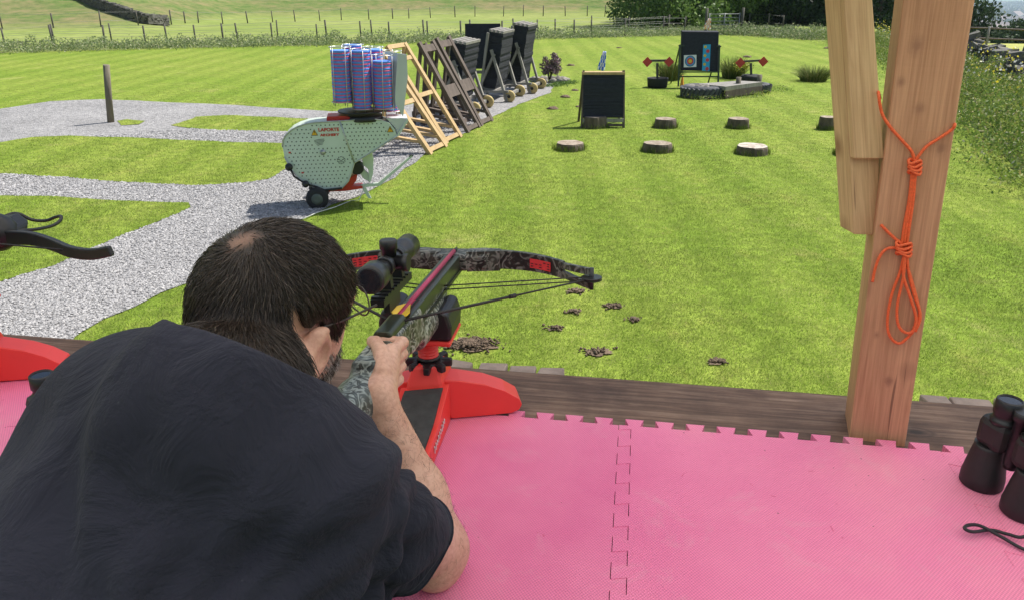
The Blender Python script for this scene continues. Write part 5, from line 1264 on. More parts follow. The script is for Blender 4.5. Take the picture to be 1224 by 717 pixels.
mb = MB(); mb.lathe(CB(.0205, -.505, -.028), RX, [(0, .010), (.003, .0085)], 16); mb.build('yellow_badge', simple('badge_yellow', (.62, .58, .05), .5), bow)
# riser and limbs
mb = MB(); mb.prism([CB(x, y, -.034) for x, y in ((-.075, -.035), (-.06, .004), (-.03, .018), (.03, .018), (.06, .004), (.075, -.035), (.05, -.03), (.03, -.045), (-.03, -.045), (-.05, -.03))], UX*.036); mb.build('riser', M['camo_limb'], bow, bevel=.006)
def limb(s, mat=None, bw=bow):
    C_ = [(.045, -.016), (.09, -.010), (.14, -.018), (.19, -.040), (.235, -.075), (.265, -.108), (.30, -.142)]
    pts = smooth([Vector((x, y, 0)) for x, y in C_], 5); n = len(pts); mb = MB(); V = []
    for i, q in enumerate(pts):
        t = (pts[min(i+1, n-1)]-pts[max(0, i-1)]).normalized(); nn = Vector((-t.y, t.x, 0)); f = i/(n-1); hw = .0215-.005*f; th = .006-.0015*f
        for a, b in ((-1, -1), (1, -1), (1, 1), (-1, 1)): V.append(CB(s*(q.x+nn.x*th*a), q.y+nn.y*th*a, -.014+hw*b))
    cut = int(n*.70); mb.add(V[:cut*4+4], [(i*4+k, i*4+(k+1) % 4, i*4+4+(k+1) % 4, i*4+4+k) for i in range(cut) for k in range(4)]+[(0, 3, 2, 1), (cut*4, cut*4+1, cut*4+2, cut*4+3)])
    for b in (-1, 1):                             # forked tip
        V2 = []
        for i in range(cut, n):
            q = pts[i]; t = (pts[min(i+1, n-1)]-pts[max(0, i-1)]).normalized(); nn = Vector((-t.y, t.x, 0)); f = (i-cut)/(n-1-cut); hw = .0068; zc = b*(.0085+.006*f)
            for a, c in ((-1, -1), (1, -1), (1, 1), (-1, 1)): V2.append(CB(s*(q.x+nn.x*.005*a), q.y+nn.y*.005*a, -.014+zc+hw*c))
        m_ = len(V2)//4; mb.add(V2, [(i*4+k, i*4+(k+1) % 4, i*4+4+(k+1) % 4, i*4+4+k) for i in range(m_-1) for k in range(4)]+[(0, 3, 2, 1), ((m_-1)*4, (m_-1)*4+1, (m_-1)*4+2, (m_-1)*4+3)])
    lb = mb.build('limb', mat or M['camo_limb'], bw, bevel=.0015)
    pk = MB(); pk.prism([CB(s*x, y, -.037) for x, y in ((.03, -.005), (.06, .004), (.10, -.000), (.10, -.022), (.06, -.030), (.03, -.035))], UX*.044); pk.build('limb_pocket', M['camo_limb'], bw, bevel=.005)
    j = int(n*.44); k2 = int(n*.60); mb = MB(); V = []; 
    for i in range(j, k2+1):
        q = pts[i]; t = (pts[i+1]-pts[i-1]).normalized(); nn = Vector((-t.y, t.x, 0))
        for b in (-.0105, .0095): V.append(CB(s*(q.x-nn.x*.0073), q.y-nn.y*.0073, -.014+b))
    mb.add(V, [(i*2, i*2+2, i*2+3, i*2+1) for i in range(k2-j)]); lab = mb.build('warning_label', M['label_red'], lb if 0 else bw, recalc=False)
    md = lab.modifiers.new('thick', 'SOLIDIFY'); md.thickness = .0008; md.offset = 0
    mb = MB()
    for rw in range(3):
        for i in range(j, k2):
            if random.random() < .15: continue
            q = pts[i].lerp(pts[i+1], .5); t = (pts[i+1]-pts[i-1]).normalized(); nn = Vector((-t.y, t.x, 0)); q = q-nn*.0082
            mb.bar(CB(s*(q.x-t.x*.003), q.y-t.y*.003, -.0200+rw*.0055), CB(s*(q.x+t.x*.003), q.y+t.y*.003, -.0200+rw*.0055), .0006, .0016)
    mb.build('label_print', M['black'], bw)
    tip = CB(s*.302, -.142, -.014); MB().lathe(tip-UX*.022, UX, [(0, .0045), (.044, .0045)], 10).build('axle', M['black_metal'], bw)
    MB().lathe(tip-UX*.004, UX, [(0, .017), (.002, .021), (.004, .017), (.006, .021), (.008, .02)], 20).build('cam_wheel', M['black_metal'], bw)
    return tip
tipR = limb(1); tipL = limb(-1)
latch = CB(0, -.475, .004); mb = MB()
for tp in (tipR, tipL):
    mid = tp.lerp(latch, .45); mb.tube([tp, mid], .0017, 6); mb.tube([mid, latch], .0025, 6); mb.lathe(mid-(latch-tp).normalized()*.008, (latch-tp), [(0, .0042), (.014, .0042)], 8)
mb.build('bow_string', M['string'], bow)
mb = MB()
for tp, sgn in ((tipR, 1), (tipL, -1)):
    for dz in (-.004, .004): mb.tube([tp+UX*dz, CB(sgn*.018, -.20, -.022+dz)], .0014, 5)
mb.build('cable', M['string'], bow)
# bolt on the rail
M['bolt_red'] = simple('bolt_red', (.42, .03, .10), .4); M['vane_yellow'] = simple('vane_yellow', (.85, .55, .03), .5)
t = thing('crossbow_bolt', CB(0, -.42, .004), 'dark pink crossbow bolt with yellow vane lying on the crossbow rail', 'bolt'); MB().tube([CB(0, -.46, .0045), CB(0, -.02, .0045)], .0046, 10).build('shaft', M['bolt_red'], t)
MB().tube([CB(0, -.02, .0045), CB(0, .012, .0045)], [.0048, .0012], 10).build('point', M['black_metal'], t)
for a in (.2, 2.3, -1.9):
    dv = RX*math.cos(a)+UX*math.sin(a); b_ = CB(0, 0, .0045); MB().prism([b_+D*-.455+dv*.004, b_+D*-.385+dv*.004, b_+D*-.435+dv*.017, b_+D*-.452+dv*.016], dv.cross(D)*.0015).build('vane', M['vane_yellow'], t)
# telescopic sight
SA = P(441, 336, 1.145); SB_ = SA+D*.222
sc_ = MB(); sd_ = (SB_-SA).normalized()
scp = sc_.lathe(SA, sd_, [(0, .0175), (.001, .0215), (.006, .0228), (.035, .0228), (.042, .0195), (.052, .0135), (.060, .0128), (.155, .0128), (.168, .015), (.180, .0195), (.186, .0202), (.222, .0202), (.2215, .0165)], 30).build('telescopic_sight', M['black_metal'], bow)
MB().lathe(SA-sd_*.0006, sd_, [(0, .0176), (.0018, .0176)], 26).build('lens', M['lens'], scp)
c = SA+sd_*.105; MB().lathe(c+UX*.010, UX, [(0, .012), (.012, .0125), (.013, .0145), (.026, .0145), (.028, .0125)], 20).build('turret', M['black'], scp); MB().lathe(c+RX*.010, RX, [(0, .012), (.012, .0125), (.013, .0145), (.022, .0145)], 20).build('turret', M['black'], scp)
mb = MB()
for x in (.078, .142):
    mb = MB(); c = SA+sd_*x; mb.lathe(c, sd_, [(-.007, .0165), (.007, .0165)], 18); mb.prism([c-RX*.009-D*.007, c+RX*.009-D*.007, c+RX*.011-UX*.034-D*.007, c-RX*.011-UX*.034-D*.007], D*.014)
    mb.build('mount_ring', M['black'], scp, bevel=.001)
base = SA-UX*.040; mb = MB(); mb.prism([base-RX*.011+D*.03, base+RX*.011+D*.03, base+RX*.011+D*.03-UX*.012, base-RX*.011+D*.03-UX*.012], D*.16)
for k in range(9): mb.prism([base-RX*.0115+D*(.035+k*.0165), base+RX*.0115+D*(.035+k*.0165), base+RX*.0115+D*(.035+k*.0165)+UX*.003, base-RX*.0115+D*(.035+k*.0165)+UX*.003], D*.009)
b2 = base-UX*.036+D*.075; mb.prism([b2-RX*.005, b2+RX*.005, b2+RX*.005+UX*.026, b2-RX*.005+UX*.026], D*.06); mb.build('sight_rail', M['black'], bow)

# ---- second crossbow, mostly outside the left edge ----
def PL(u, v, t): return P(u, v, t)
b2_ = thing('crossbow', G(-60, 470, TZ)+Vector((0, 0, .0)), 'plain black crossbow at the left edge with one curved limb and a foot stirrup showing', 'crossbow')
lp = smooth([P(-40, 283, 1.66), P(0, 284, 1.65), P(36, 285, 1.63), P(62, 292, 1.60), P(85, 301, 1.57), P(110, 304, 1.54), P(133, 300, 1.52)], 5)
mb = MB(); V = []
n = len(lp)
for i, q in enumerate(lp):
    f = i/(n-1); t_ = (lp[min(i+1, n-1)]-lp[max(0, i-1)]).normalized(); hv = Vector((0, .0, 1)); hv = (hv-t_*hv.dot(t_)).normalized(); nv = t_.cross(hv); hw = .0175-.007*f; th = .006
    for a, b in ((-1, -1), (1, -1), (1, 1), (-1, 1)): V.append(q+nv*th*a+hv*hw*b)
mb.add(V, [(i*4+k, i*4+(k+1) % 4, i*4+4+(k+1) % 4, i*4+4+k) for i in range(n-1) for k in range(4)]+[(0, 3, 2, 1), ((n-1)*4, (n-1)*4+1, (n-1)*4+2, (n-1)*4+3)]); mb.build('limb', M['black'], b2_, bevel=.003)
mb = MB(); mb.tube(smooth([P(-30, 276, 1.70), P(8, 258, 1.74), P(22, 256, 1.76), P(38, 263, 1.77), P(55, 264, 1.77), P(66, 260, 1.76), P(73, 259, 1.75), P(71, 265, 1.74), P(60, 271, 1.72), P(38, 275, 1.68), P(10, 276, 1.66)], 5), .0038, 8); mb.build('foot_stirrup', M['black'], b2_)
mb = MB(); mb.tube([P(-40, 288, 1.5), P(0, 292, 1.49), P(76, 299, 1.56)], .0017, 6); mb.build('bow_string', M['string'], b2_)
mb = MB(); mb.ball(P(-4, 278, 1.66), (.045, .04, .042), 16); mb.prism([P(-30, 268, 1.64), P(6, 262, 1.66), P(20, 272, 1.66), P(18, 284, 1.65), P(4, 294, 1.64), P(-30, 298, 1.64)], (0, .05, .0)); mb.build('riser', M['black'], b2_, bevel=.006)
c0_ = P(-8, 280, 1.68); MB().bar(c0_, c0_+Vector((-.13, -.75, .05)), .035, .05).build('stock', M['black'], b2_, bevel=.008)

# ---- binoculars ----
M['bino'] = simple('bino_armour', (.016, .015, .016), .55, 0, .2, 60, .3, 300, .0006)
def binoculars(base1, base2, lab, tall=.175, rz=0):
    t = thing('binoculars', (base1+base2)/2, lab, 'binoculars', 'black binoculars standing on the mats'); ax = (base2-base1).normalized(); md = (base1+base2)/2
    for bs, s in ((base1, 1), (base2, -1)):
        o = MB().lathe(bs, (0, 0, 1), [(0, .0325), (.003, .0345), (.020, .0345), (.028, .033), (.055, .029), (.075, .0255), (.082, .0255)], 28).build('objective_tube', M['bino'], t)
        ci = bs+ax*s*.007; rot = Matrix((ax, Vector((-ax.y, ax.x, 0)), Vector((0, 0, 1)))).transposed(); mb = MB(); mb.box(ci+Vector((0, 0, .108)), (.056, .046, .058), rot); mb.build('prism_housing', M['bino'], t, bevel=.014)
        ce = bs+ax*s*.012; MB().lathe(ce+Vector((0, 0, .130)), (0, 0, 1), [(0, .0225), (.008, .0225), (.009, .0195), (.018, .0195), (.020, .0215), (.043, .0205), (.045, .018), (.040, .0165)], 26).build('eyepiece', M['black'], t)
        MB().lathe(ce+Vector((0, 0, .171)), (0, 0, 1), [(0, .0163), (.0015, .0163)], 22).build('lens', M['lens'], t)
    MB().lathe(md+Vector((0, 0, .06)), (0, 0, 1), [(0, .010), (.01, .012), (.09, .012), (.092, .016), (.108, .016)], 18).build('centre_hinge', M['black'], t); MB().bar(base1.lerp(base2, .3)+Vector((0, 0, .125)), base1.lerp(base2, .7)+Vector((0, 0, .125)), .02, .012).build('bridge', M['black'], t)
    return t
bA, bB = G(1172, 577, TZ), G(1240, 625, TZ)
binoculars(bA, bA+(bB-bA).normalized()*.085, 'black binoculars standing upright at the right edge with their strap lying beside')
t = thing('neck_strap', G(1200, 640, TZ), 'thin black cord loop of the binoculars lying on the pink mat at the right edge', 'strap')
sp = [(1250, 625, .03), (1224, 641, .012), (1205, 638, .006), (1185, 633, .006), (1163, 635, .012), (1153, 631, .016), (1158, 627, .016), (1172, 628, .012), (1195, 640, .008), (1224, 656, .004), (1260, 668, .004)]
MB().tube(smooth([G(u, v, TZ+z) for u, v, z in sp]), .0028, 8).build('cord', M['black'], t)
bL = G(120, 530, TZ); binoculars(bL, bL+Vector((-.055, -.055, 0)), 'black binoculars partly hidden behind the left shoulder of the man')
# ================= the man =================
def W(x, y, z): return np.array((x, y, z+EYE))
SK = {}
LS, RS = W(-.448, .806, -.470), W(-.202, .684, -.500)
EL, WR = W(-.112, .900, -.762), np.array(P(451, 476, 1.075))
NB = W(-.293, .741, -.384)
HC = W(-.283, .856, -.362); HS = .93
ya, pi_, ro = R(33), R(-3), R(15)
Fh = Vector((math.sin(ya)*math.cos(pi_), math.cos(ya)*math.cos(pi_), math.sin(pi_))); Rh = Fh.cross(Vector((0, 0, 1))).normalized(); Uh = Rh.cross(Fh)
Rh2 = Rh*math.cos(ro)-Uh*math.sin(ro); Uh2 = Uh*math.cos(ro)+Rh*math.sin(ro); Rh, Uh = Rh2, Uh2
Mh = np.array(Matrix((Rh, Fh, Uh)).transposed())
def hl(fn): return lambda p: fn((p-HC) @ Mh/HS)*HS
def near(fn, c, r):
    def f(p):
        d = np.linalg.norm(p-c, axis=1); out = d-r+.06; m = d < r
        if m.any(): out[m] = fn(p[m])
        return out
    return f
def hw(x, y, z): return HC+Mh @ np.array((x, y, z), float)*HS
head_k = [s_ell((0, -.008, .018), (.076, .097, .088)), s_ell((0, .036, -.045), (.066, .062, .072)), s_cap((0, .070, -.100), (0, .082, -.098), .022, .018), s_cap((-.048, .00, -.075), (.0, .068, -.108), .024, .022), s_cap((.048, .00, -.075), (.0, .068, -.108), .024, .022), s_ell((0, .075, .022), (.050, .022, .020))]
def head_fn(q):
    d = s_union(head_k, .035)(q)
    d = smin(d, s_cap((0, .092, .002), (0, .116, -.032), .008, .013)(q), .012)
    for s in (-1, 1):
        e = s_ell((s*.031, .098, .004), (.017, .014, .011))(q); d = np.maximum(d, -e)
        d = smin(d, s_ell((s*.031, .086, .003), (.012, .012, .012))(q), .004)
        d = smin(d, s_ell((s*.090, -.018, -.012), (.014, .023, .038))(q), .008)
        d = np.maximum(d, -s_ell((s*.107, -.014, -.008), (.011, .013, .023))(q))
        d = smin(d, s_cap((s*.100, -.036, .000), (s*.095, -.010, .021), .0048, .0042)(q), .006); d = smin(d, s_cap((s*.100, -.037, .000), (s*.088, -.022, -.044), .0048, .0065)(q), .006)
        d = smin(d, s_cap((s*.020, .100, -.058), (0, .106, -.056), .006, .008)(q), .006)
    d = np.maximum(d, -s_cap((-.022, .111, -.062), (.022, .111, -.062), .002, .002)(q))
    return d
Rn, Dn, Un = np.array(RX), np.array(D), np.array(UX)
LE, LW = W(-.47, 1.02, -.765), W(-.30, .955, -.60)
sd = (RS-LS)/np.linalg.norm(RS-LS); fw = np.array((-sd[1], sd[0], 0)); fw /= np.linalg.norm(fw)
mid = (LS+RS)/2
hips = W(-.475, .42, -.90)
e3 = np.array((0, 0, 1.)); n_c = np.array((.34, .60, .72)); n_c /= np.linalg.norm(n_c)
spn = (mid-hips)/np.linalg.norm(mid-hips); sdo = sd-spn*(sd @ spn); sdo /= np.linalg.norm(sdo); nb_ = np.cross(sdo, spn)
torso = [s_ell(mid+(hips-mid)*.38-sd*.050, (.205, .26, .088), np.stack([sdo, spn, nb_], 1)), s_cap(LS, RS, .048, .050)]
for s in (-1, 1):
    torso += [s_cap(mid+sd*(.085*s-.018)-e3*.16, hips+sd*(.065*s-.02), .082, .108)]
torso += [s_cap(NB-e3*.045-sd*.01, RS, .036, .046), s_cap(NB-e3*.034-sd*.02, LS, .036, .050), s_cap(mid-e3*.02, NB-n_c*.05, .07, .056)]
torso += [s_cap(NB-n_c*.065-fw*.015, mid-sd*.10-e3*.07-fw*.02, .046, .068), s_cap(NB-n_c*.065-fw*.015, mid+sd*.08-e3*.07-fw*.02, .046, .066)]
lat = W(-.462, .615, -.580)
torso += [s_cap(LS-e3*.03-fw*.03, lat, .052, .078), s_cap(lat, hips-sd*.10, .078, .11), s_cap(lat+sd*.12+e3*.0, (LS+NB)/2-e3*.055-fw*.02, .085, .036)]
arm = [s_cap(RS, EL, .050, .046), s_cap(EL, EL+(WR-EL)*.38, .044, .044), s_cap(EL+(WR-EL)*.35, WR, .044, .0245), s_cap(EL-np.array((0, .02, .02)), EL, .03, .036)]
armL = [s_cap(LS, LE, .056, .043), s_cap(LE, LE+(LW-LE)*.4, .042, .042), s_cap(LE+(LW-LE)*.35, LW, .042, .026)]
# right hand closed round the grip
K = [np.array(P(471-1.5*i, 418+14.5*i, 1.145)) for i in range(4)]
hand = [s_cap(WR, K[i]-Dn*.006-Rn*.002, .0195, (.0125, .0125, .0118, .011)[i]) for i in range(4)]+[s_cap(WR, (K[1]+K[2])/2-Rn*.008-Dn*.012  , .020, .018)]
fing = []
for i in range(4):
    L0 = (.040, .044, .040, .032)[i]; k0 = K[i]; a = k0+Dn*L0*.8+Rn*.004; b = a-Rn*.026+Dn*.006; c = b-Rn*.020-Dn*.014
    fing += [[s_cap(k0, a, .0098, .0088), s_cap(a, b, .0088, .0082), s_cap(b, c, .0082, .0072)]]
th0 = WR+(K[0]-WR)*.35+Un*.012; th1 = th0+Dn*.035-Rn*.012+Un*.018; th2 = th1+Dn*.030-Rn*.018+Un*.002; th3 = th2+Dn*.018-Rn*.012-Un*.004
fing += [[s_cap(th0, th1, .014, .0115), s_cap(th1, th2, .0115, .010), s_cap(th2, th3, .010, .008)]]
# left hand steadying the butt
KL = [LW+np.array((.055, .035, .02-.017*i)) for i in range(4)]
hand2 = [s_cap(LW, KL[0], .022, .018), s_cap(LW, KL[2], .022, .017), s_cap(LW, KL[3], .02, .015)]; fing2 = []
for i in range(4): a = KL[i]+np.array((.03, .012, .01)); b = a+np.array((.012, -.022, .012)); fing2 += [[s_cap(KL[i], a, .010, .009), s_cap(a, b, .009, .0075)]]
a = LW+np.array((.02, -.01, .02)); fing2 += [[s_cap(a, a+np.array((.02, -.018, .025)), .012, .010), s_cap(a+np.array((.02, -.018, .025)), a+np.array((.045, -.012, .035)), .010, .008)]]
NN = NB+fw*.020-e3*.022; neck = [s_cap(NN-n_c*.04, NN+n_c*.01, .055, .048), s_cap(NN, hw(-.006, -.022, -.055), .047, .048)]
knee = [hips+np.array((.12, .10, -.42)), hips+np.array((-.14, .12, -.42))]; foot_ = [np.array((-.26, .30, EYE-1.60)), np.array((-.60, .36, EYE-1.60))]
legs = []
for kk, f_ in zip(knee, foot_): s_ = 1 if kk[0] > hips[0] else -1; kk[2] = (hips[2]+f_[2])/2+.02; h0 = hips+sd*.08*s_; legs += [s_cap(h0, kk, .085, .06), s_cap(kk, f_, .056, .04), s_cap(f_, f_+fw*.16-e3*.02, .04, .035)]
def hand_fn(p):
    hh = s_union(hand, .012)(p)
    for f_ in fing: hh = smin(hh, s_union(f_, .004)(p), .0030)
    return hh
def hand2_fn(p):
    hh = s_union(hand2, .02)(p)
    for f_ in fing2: hh = smin(hh, s_union(f_, .004)(p), .0045)
    return hh
headn = near(hl(head_fn), HC, .20); handn = near(hand_fn, (WR+K[1])/2, .17); hand2n = near(hand2_fn, LW, .17); legn = near(s_union(legs, .03), hips-e3*.40, .55)
def body_fn(p):
    d = s_union(torso, .115)(p)+.018; d = smin(d, s_union(neck, .03)(p), .03); d = smin(d, s_union(arm, .02)(p), .035); d = smin(d, s_union(armL, .02)(p), .035)
    d = smin(d, headn(p), .014); d = smin(d, handn(p), .014); d = smin(d, hand2n(p), .014); d = smin(d, legn(p), .05)
    return d
def skin_mat():
    m, nt, b = new_mat('skin'); co = coords(nt, 'Object'); n = noise_(nt, co, 14, 4, .6); r = ramp(nt, [(.3, (.54, .30, .215)), (.55, (.64, .39, .29)), (.75, (.68, .43, .33))]); nt.links.new(n, r.inputs[0])
    n2 = noise_(nt, co, 160, 3, .6); r2 = ramp(nt, [(.35, (.88, .82, .8)), (.6, (1.04, 1.03, 1.02))]); nt.links.new(n2, r2.inputs[0]); nt.links.new(mix(nt, r.outputs[0], r2.outputs[0], 1, 'MULTIPLY'), b.inputs['Base Color'])
    b.inputs['Roughness'].default_value = .5; b.inputs['Subsurface Weight'].default_value = .12; b.inputs['Subsurface Radius'].default_value = (.012, .005, .003); b.inputs['Subsurface Scale'].default_value = .5
    v = nt.nodes.new('ShaderNodeTexVoronoi'); v.inputs['Scale'].default_value = 420; nt.links.new(co, v.inputs['Vector']); bump(nt, b, v.outputs['Distance'], .25, .0006, bump(nt, b, n2, .25, .001)); return m
M['skin'] = skin_mat()
V, Fc = sdf_mesh(body_fn, (-.72, .18, EYE-1.68), (-.02, 1.16, EYE-.19), .0036)
# the man is one thing: the body mesh is its root, hair and clothes are its children
ctr = np.array((hips[0], hips[1], EYE-1.64)); body = mesh_np('person', V-ctr, Fc, M['skin'], None, True); body.location = ctr
tag(body, 'dark haired man in a navy T-shirt leaning over the bench to aim the crossbow', 'person')
# T-shirt
sl_ax = (EL-RS)/np.linalg.norm(EL-RS); hem = RS+sl_ax*.215; hem_n = sl_ax-e3*.25+fw*.1; hem_n /= np.linalg.norm(hem_n)
slL = (LE-LS)/np.linalg.norm(LE-LS); hemL = LS+slL*.20
neck_ax = n_c
def fold(p):
    q = p*np.array((9, 9, 9.)); out = np.zeros(len(p))
    # soft creases fanning from the right armpit and across the shoulders
    ap = RS-e3*.10-sd*.05; r_ = p-ap; th = np.arctan2(r_ @ e3, r_ @ sd); rr = np.linalg.norm(r_, axis=1)
    out += .011*np.sin(th*15+rr*20)*np.exp(-rr/.14)*np.clip(rr/.04, 0, 1)
    al = (p-mid) @ sd; zz = (p-mid) @ e3; out += .0035*np.sin(al*55+zz*38+2.2*np.sin(zz*16))*np.exp(-((al-.02)/.16)**2)
    out += .0045*np.sin(zz*70+al*22+1.5*np.sin(al*24))*np.exp(-((zz+.02)/.06)**2)
    s_ = (p-RS) @ sl_ax; out += .0075*np.sin(s_*60+3*np.sin(((p-RS) @ fw)*24))*np.clip((s_-.0)/.05, 0, 1)*np.clip((.2-s_)/.05, 0, 1)
    out += .006*np.sin(zz*26-al*15+2*np.sin(al*12+1))*np.clip((-zz-.08)/.1, 0, 1)
    return out
def shirt_fn(p):
    d = s_union(torso, .115)(p)+.003
    d = smin(d, s_union([s_cap(RS, RS+sl_ax*.14, .050, .060), s_cap(RS+sl_ax*.12-e3*.004, RS+sl_ax*.27-e3*.016-fw*.010, .060, .072), s_cap(RS-e3*.03-sd*.02, RS+sl_ax*.15, .05, .052)], .03)(p), .035)
    d = smin(d, s_union([s_cap(LS, LS+slL*.26, .056, .062)], .03)(p), .035)
    d = d-.004+fold(p)
    # cut: sleeve hems, neckline, waist
    near_r = np.maximum((p-hem) @ sl_ax, np.linalg.norm(p-(RS+sl_ax*.34), axis=1)-.19)
    hr = (p-hem) @ hem_n; reg = (((p-RS) @ sl_ax) > .1) & (((p-mid) @ sd) > .13)
    d = np.where(reg, np.maximum(d, hr), d)
    hr = (p-hemL) @ slL; reg = (((p-LS) @ slL) > .1) & (((p-mid) @ sd) < -.12) & (((p-mid) @ fw) > .02)
    d = np.where(reg, np.maximum(d, hr), d)
    # hollow the sleeve mouth
    d = np.maximum(d, -(s_cap(RS+sl_ax*.17, RS+sl_ax*.35, .048, .062)(p)))
    nk = np.linalg.norm((p-NB)-np.outer((p-NB) @ neck_ax, neck_ax), axis=1)-.066
    hN = (p-NB) @ neck_ax; col = np.maximum(np.abs(nk-.003)-.005, np.abs(hN-.000)-.013)-.002
    d = np.maximum(d, -np.maximum(nk, -hN-.016)); d = np.maximum(d, np.where(nk < .035, hN-.010-.25*nk, -1)); d = smin(d, col, .010)
    d = np.maximum(d, (EYE-.93)-p[:, 2])
    return d
def cloth_mat(name, a, b_):
    m, nt, b = new_mat(name); co = coords(nt, 'Object'); n = noise_(nt, co, 5, 5, .6); r = ramp(nt, [(.3, a), (.7, b_)]); nt.links.new(n, r.inputs[0])
    v = noise_(nt, co, 60, 2, .5); rr = ramp(nt, [(.78, (0, 0, 0)), (.80, (1, 1, 1))]); nt.links.new(v, rr.inputs[0]); c = mix(nt, r.outputs[0], (.14, .14, .14), math_(nt, 'MULTIPLY', rr.outputs[0], .25))
    nt.links.new(c, b.inputs['Base Color']); b.inputs['Roughness'].default_value = .92; b.inputs['Specular IOR Level'].default_value = .15; b.inputs['Sheen Weight'].default_value = .08; b.inputs['Sheen Roughness'].default_value = .6; b.inputs['Sheen Tint'].default_value = (.5, .5, .6, 1)
    n2 = noise_(nt, co, 420, 3, .7); n3 = noise_(nt, co, 13, 5, .6, .8); bump(nt, b, n2, .35, .001, bump(nt, b, n3, .7, .022)); return m
M['navy'] = cloth_mat('navy_cotton', (.015, .016, .025), (.029, .030, .044))
V, Fc = sdf_mesh(shirt_fn, (-.74, .16, EYE-.95), (.02, 1.08, EYE-.30), .0045)
M['seam_thread'] = simple('seam_thread', (.045, .046, .06), .9)
mesh_np('t_shirt', V, Fc, M['navy'], body, True)
def ring_on(fn, c, n, r1=.16, m=64):
    n = n/np.linalg.norm(n); a = np.cross(n, e3); a /= np.linalg.norm(a); b_ = np.cross(n, a); out = []
    rr = np.linspace(.02, r1, 140)
    for k in range(m+1):
        d_ = a*math.cos(2*math.pi*k/m)+b_*math.sin(2*math.pi*k/m); v_ = fn(c+rr[:, None]*d_); ins_ = np.where(v_ < 0)[0]
        if len(ins_):
            # outermost point of the first run of cloth
            j = ins_[0]
            while j+1 < len(v_) and v_[j+1] < 0: j += 1
            out.append(Vector(c+d_*rr[j]))
    return out
rg = ring_on(shirt_fn, hem-hem_n*.016, hem_n, .12); MB().tube(rg, .0011, 5).build('hem_stitching', M['seam_thread'], body)
rg = ring_on(shirt_fn, hem-hem_n*.004, hem_n, .12); MB().tube(rg, .0022, 6).build('sleeve_hem', M['navy'], body)
cb_ = [Vector(NB+n_c*(.011)+(sd_*math.cos(t_)+fd_*math.sin(t_))*.0675) for sd_ in [np.cross(fw, n_c)/np.linalg.norm(np.cross(fw, n_c))] for fd_ in [np.cross(n_c, sd_)] for t_ in np.linspace(0, 2*math.pi, 61)]
MB().tube(cb_, .0070, 10, flat=1.0).build('neckband', M['navy'], body)
jeans = s_union(legs, .05)
def jfn(p): return np.maximum(smin(s_union(legs[:2]+legs[3:5], .05)(p), s_cap(hips-sd*.07+e3*.03, hips+sd*.07+e3*.03, .13, .13)(p), .06)-.012, p[:, 2]-(EYE-.86))
V, Fc = sdf_mesh(jfn, (-.78, .15, EYE-1.62), (-.05, .75, EYE-.82), .008); mesh_np('trousers', V, Fc, cloth_mat('denim', (.02, .03, .06), (.035, .05, .09)), body, True)
for f_ in foot_:
    V, Fc = sdf_mesh(lambda p: np.maximum(s_cap(f_, f_+fw*.17-e3*.015, .052, .045)(p), (EYE-1.645)-p[:, 2]), f_-.25, f_+.25, .008); mesh_np('shoe', V, Fc, M['black'], body, True)
# hair
xs = [-.15, -.062, -.054, -.046, -.008, .008, .026, .06, .09]; zs = [-.068, -.064, -.036, .018, .030, -.004, -.006, .038, .062]
nl0 = (NN-HC) @ Mh/HS; nl1 = np.array((0, -.022, -.062))
def hairline(q): return np.interp(q[:, 1], xs, zs)+.070*np.clip((np.abs(q[:, 0])-.024)/.03, 0, 1)*np.clip((-q[:, 1]-.03)/.02, 0, 1)
def hair_fn(q):
    d0 = smin(s_ell((0, -.012, .018), (.083, .107, .100))(q), s_ell((0, -.047, -.058), (.068, .054, .060))(q), .03)
    pw = HC+(q*HS) @ Mh.T; bd = smin(s_union(torso, .115)(pw)+.018, s_union(neck, .03)(pw), .03); bd = smin(bd, s_union(head_k, .035)(q)*HS, .014)
    d0 = smin(d0, bd/HS-.0065, .012)
    hln = hairline(q); d = d0; return np.maximum(d, (hln-q[:, 2])*.7)
V, Fc = sdf_mesh(hl(hair_fn), HC-.18, HC+.18, .004)
def hair_mat():
    m, nt, b = new_mat('hair'); g = nt.nodes.new('ShaderNodeNewGeometry'); r = ramp(nt, [(0, (.012, .007, .005)), (.55, (.032, .020, .013)), (.9, (.06, .040, .027)), (1, (.12, .09, .07))]); nt.links.new(g.outputs['Random Per Island'], r.inputs[0])
    nt.links.new(r.outputs[0], b.inputs['Base Color']); b.inputs['Roughness'].default_value = .38; b.inputs['Specular IOR Level'].default_value = .6; return m
M['hair'] = hair_mat()
def scalp_mat():
    m, nt, b = new_mat('scalp_hair'); co = coords(nt, 'Object'); vd = nt.nodes.new('ShaderNodeVectorMath'); vd.operation = 'DISTANCE'; nt.links.new(co, vd.inputs[0]); vd.inputs[1].default_value = tuple(Vector(hw(*CROWN))-body.location)
    n = noise_(nt, co, 45, 3, .6); s_ = math_(nt, 'ADD', vd.outputs['Value'], math_(nt, 'MULTIPLY', n, .022)); r = ramp(nt, [(0, (.27, .15, .10)), (.020, (.20, .11, .075)), (.034, (.022, .014, .010))]); nt.links.new(s_, r.inputs[0])
    nt.links.new(r.outputs[0], b.inputs['Base Color']); b.inputs['Roughness'].default_value = .6; bump(nt, b, noise_(nt, coords(nt, 'Object', (1, 1, 1)), 300, 3, .7), .5, .002); return m
CROWN = (-.012, -.055, .100)
cap_ = mesh_np('hair', V, Fc, [scalp_mat(), M['hair']], body, True)
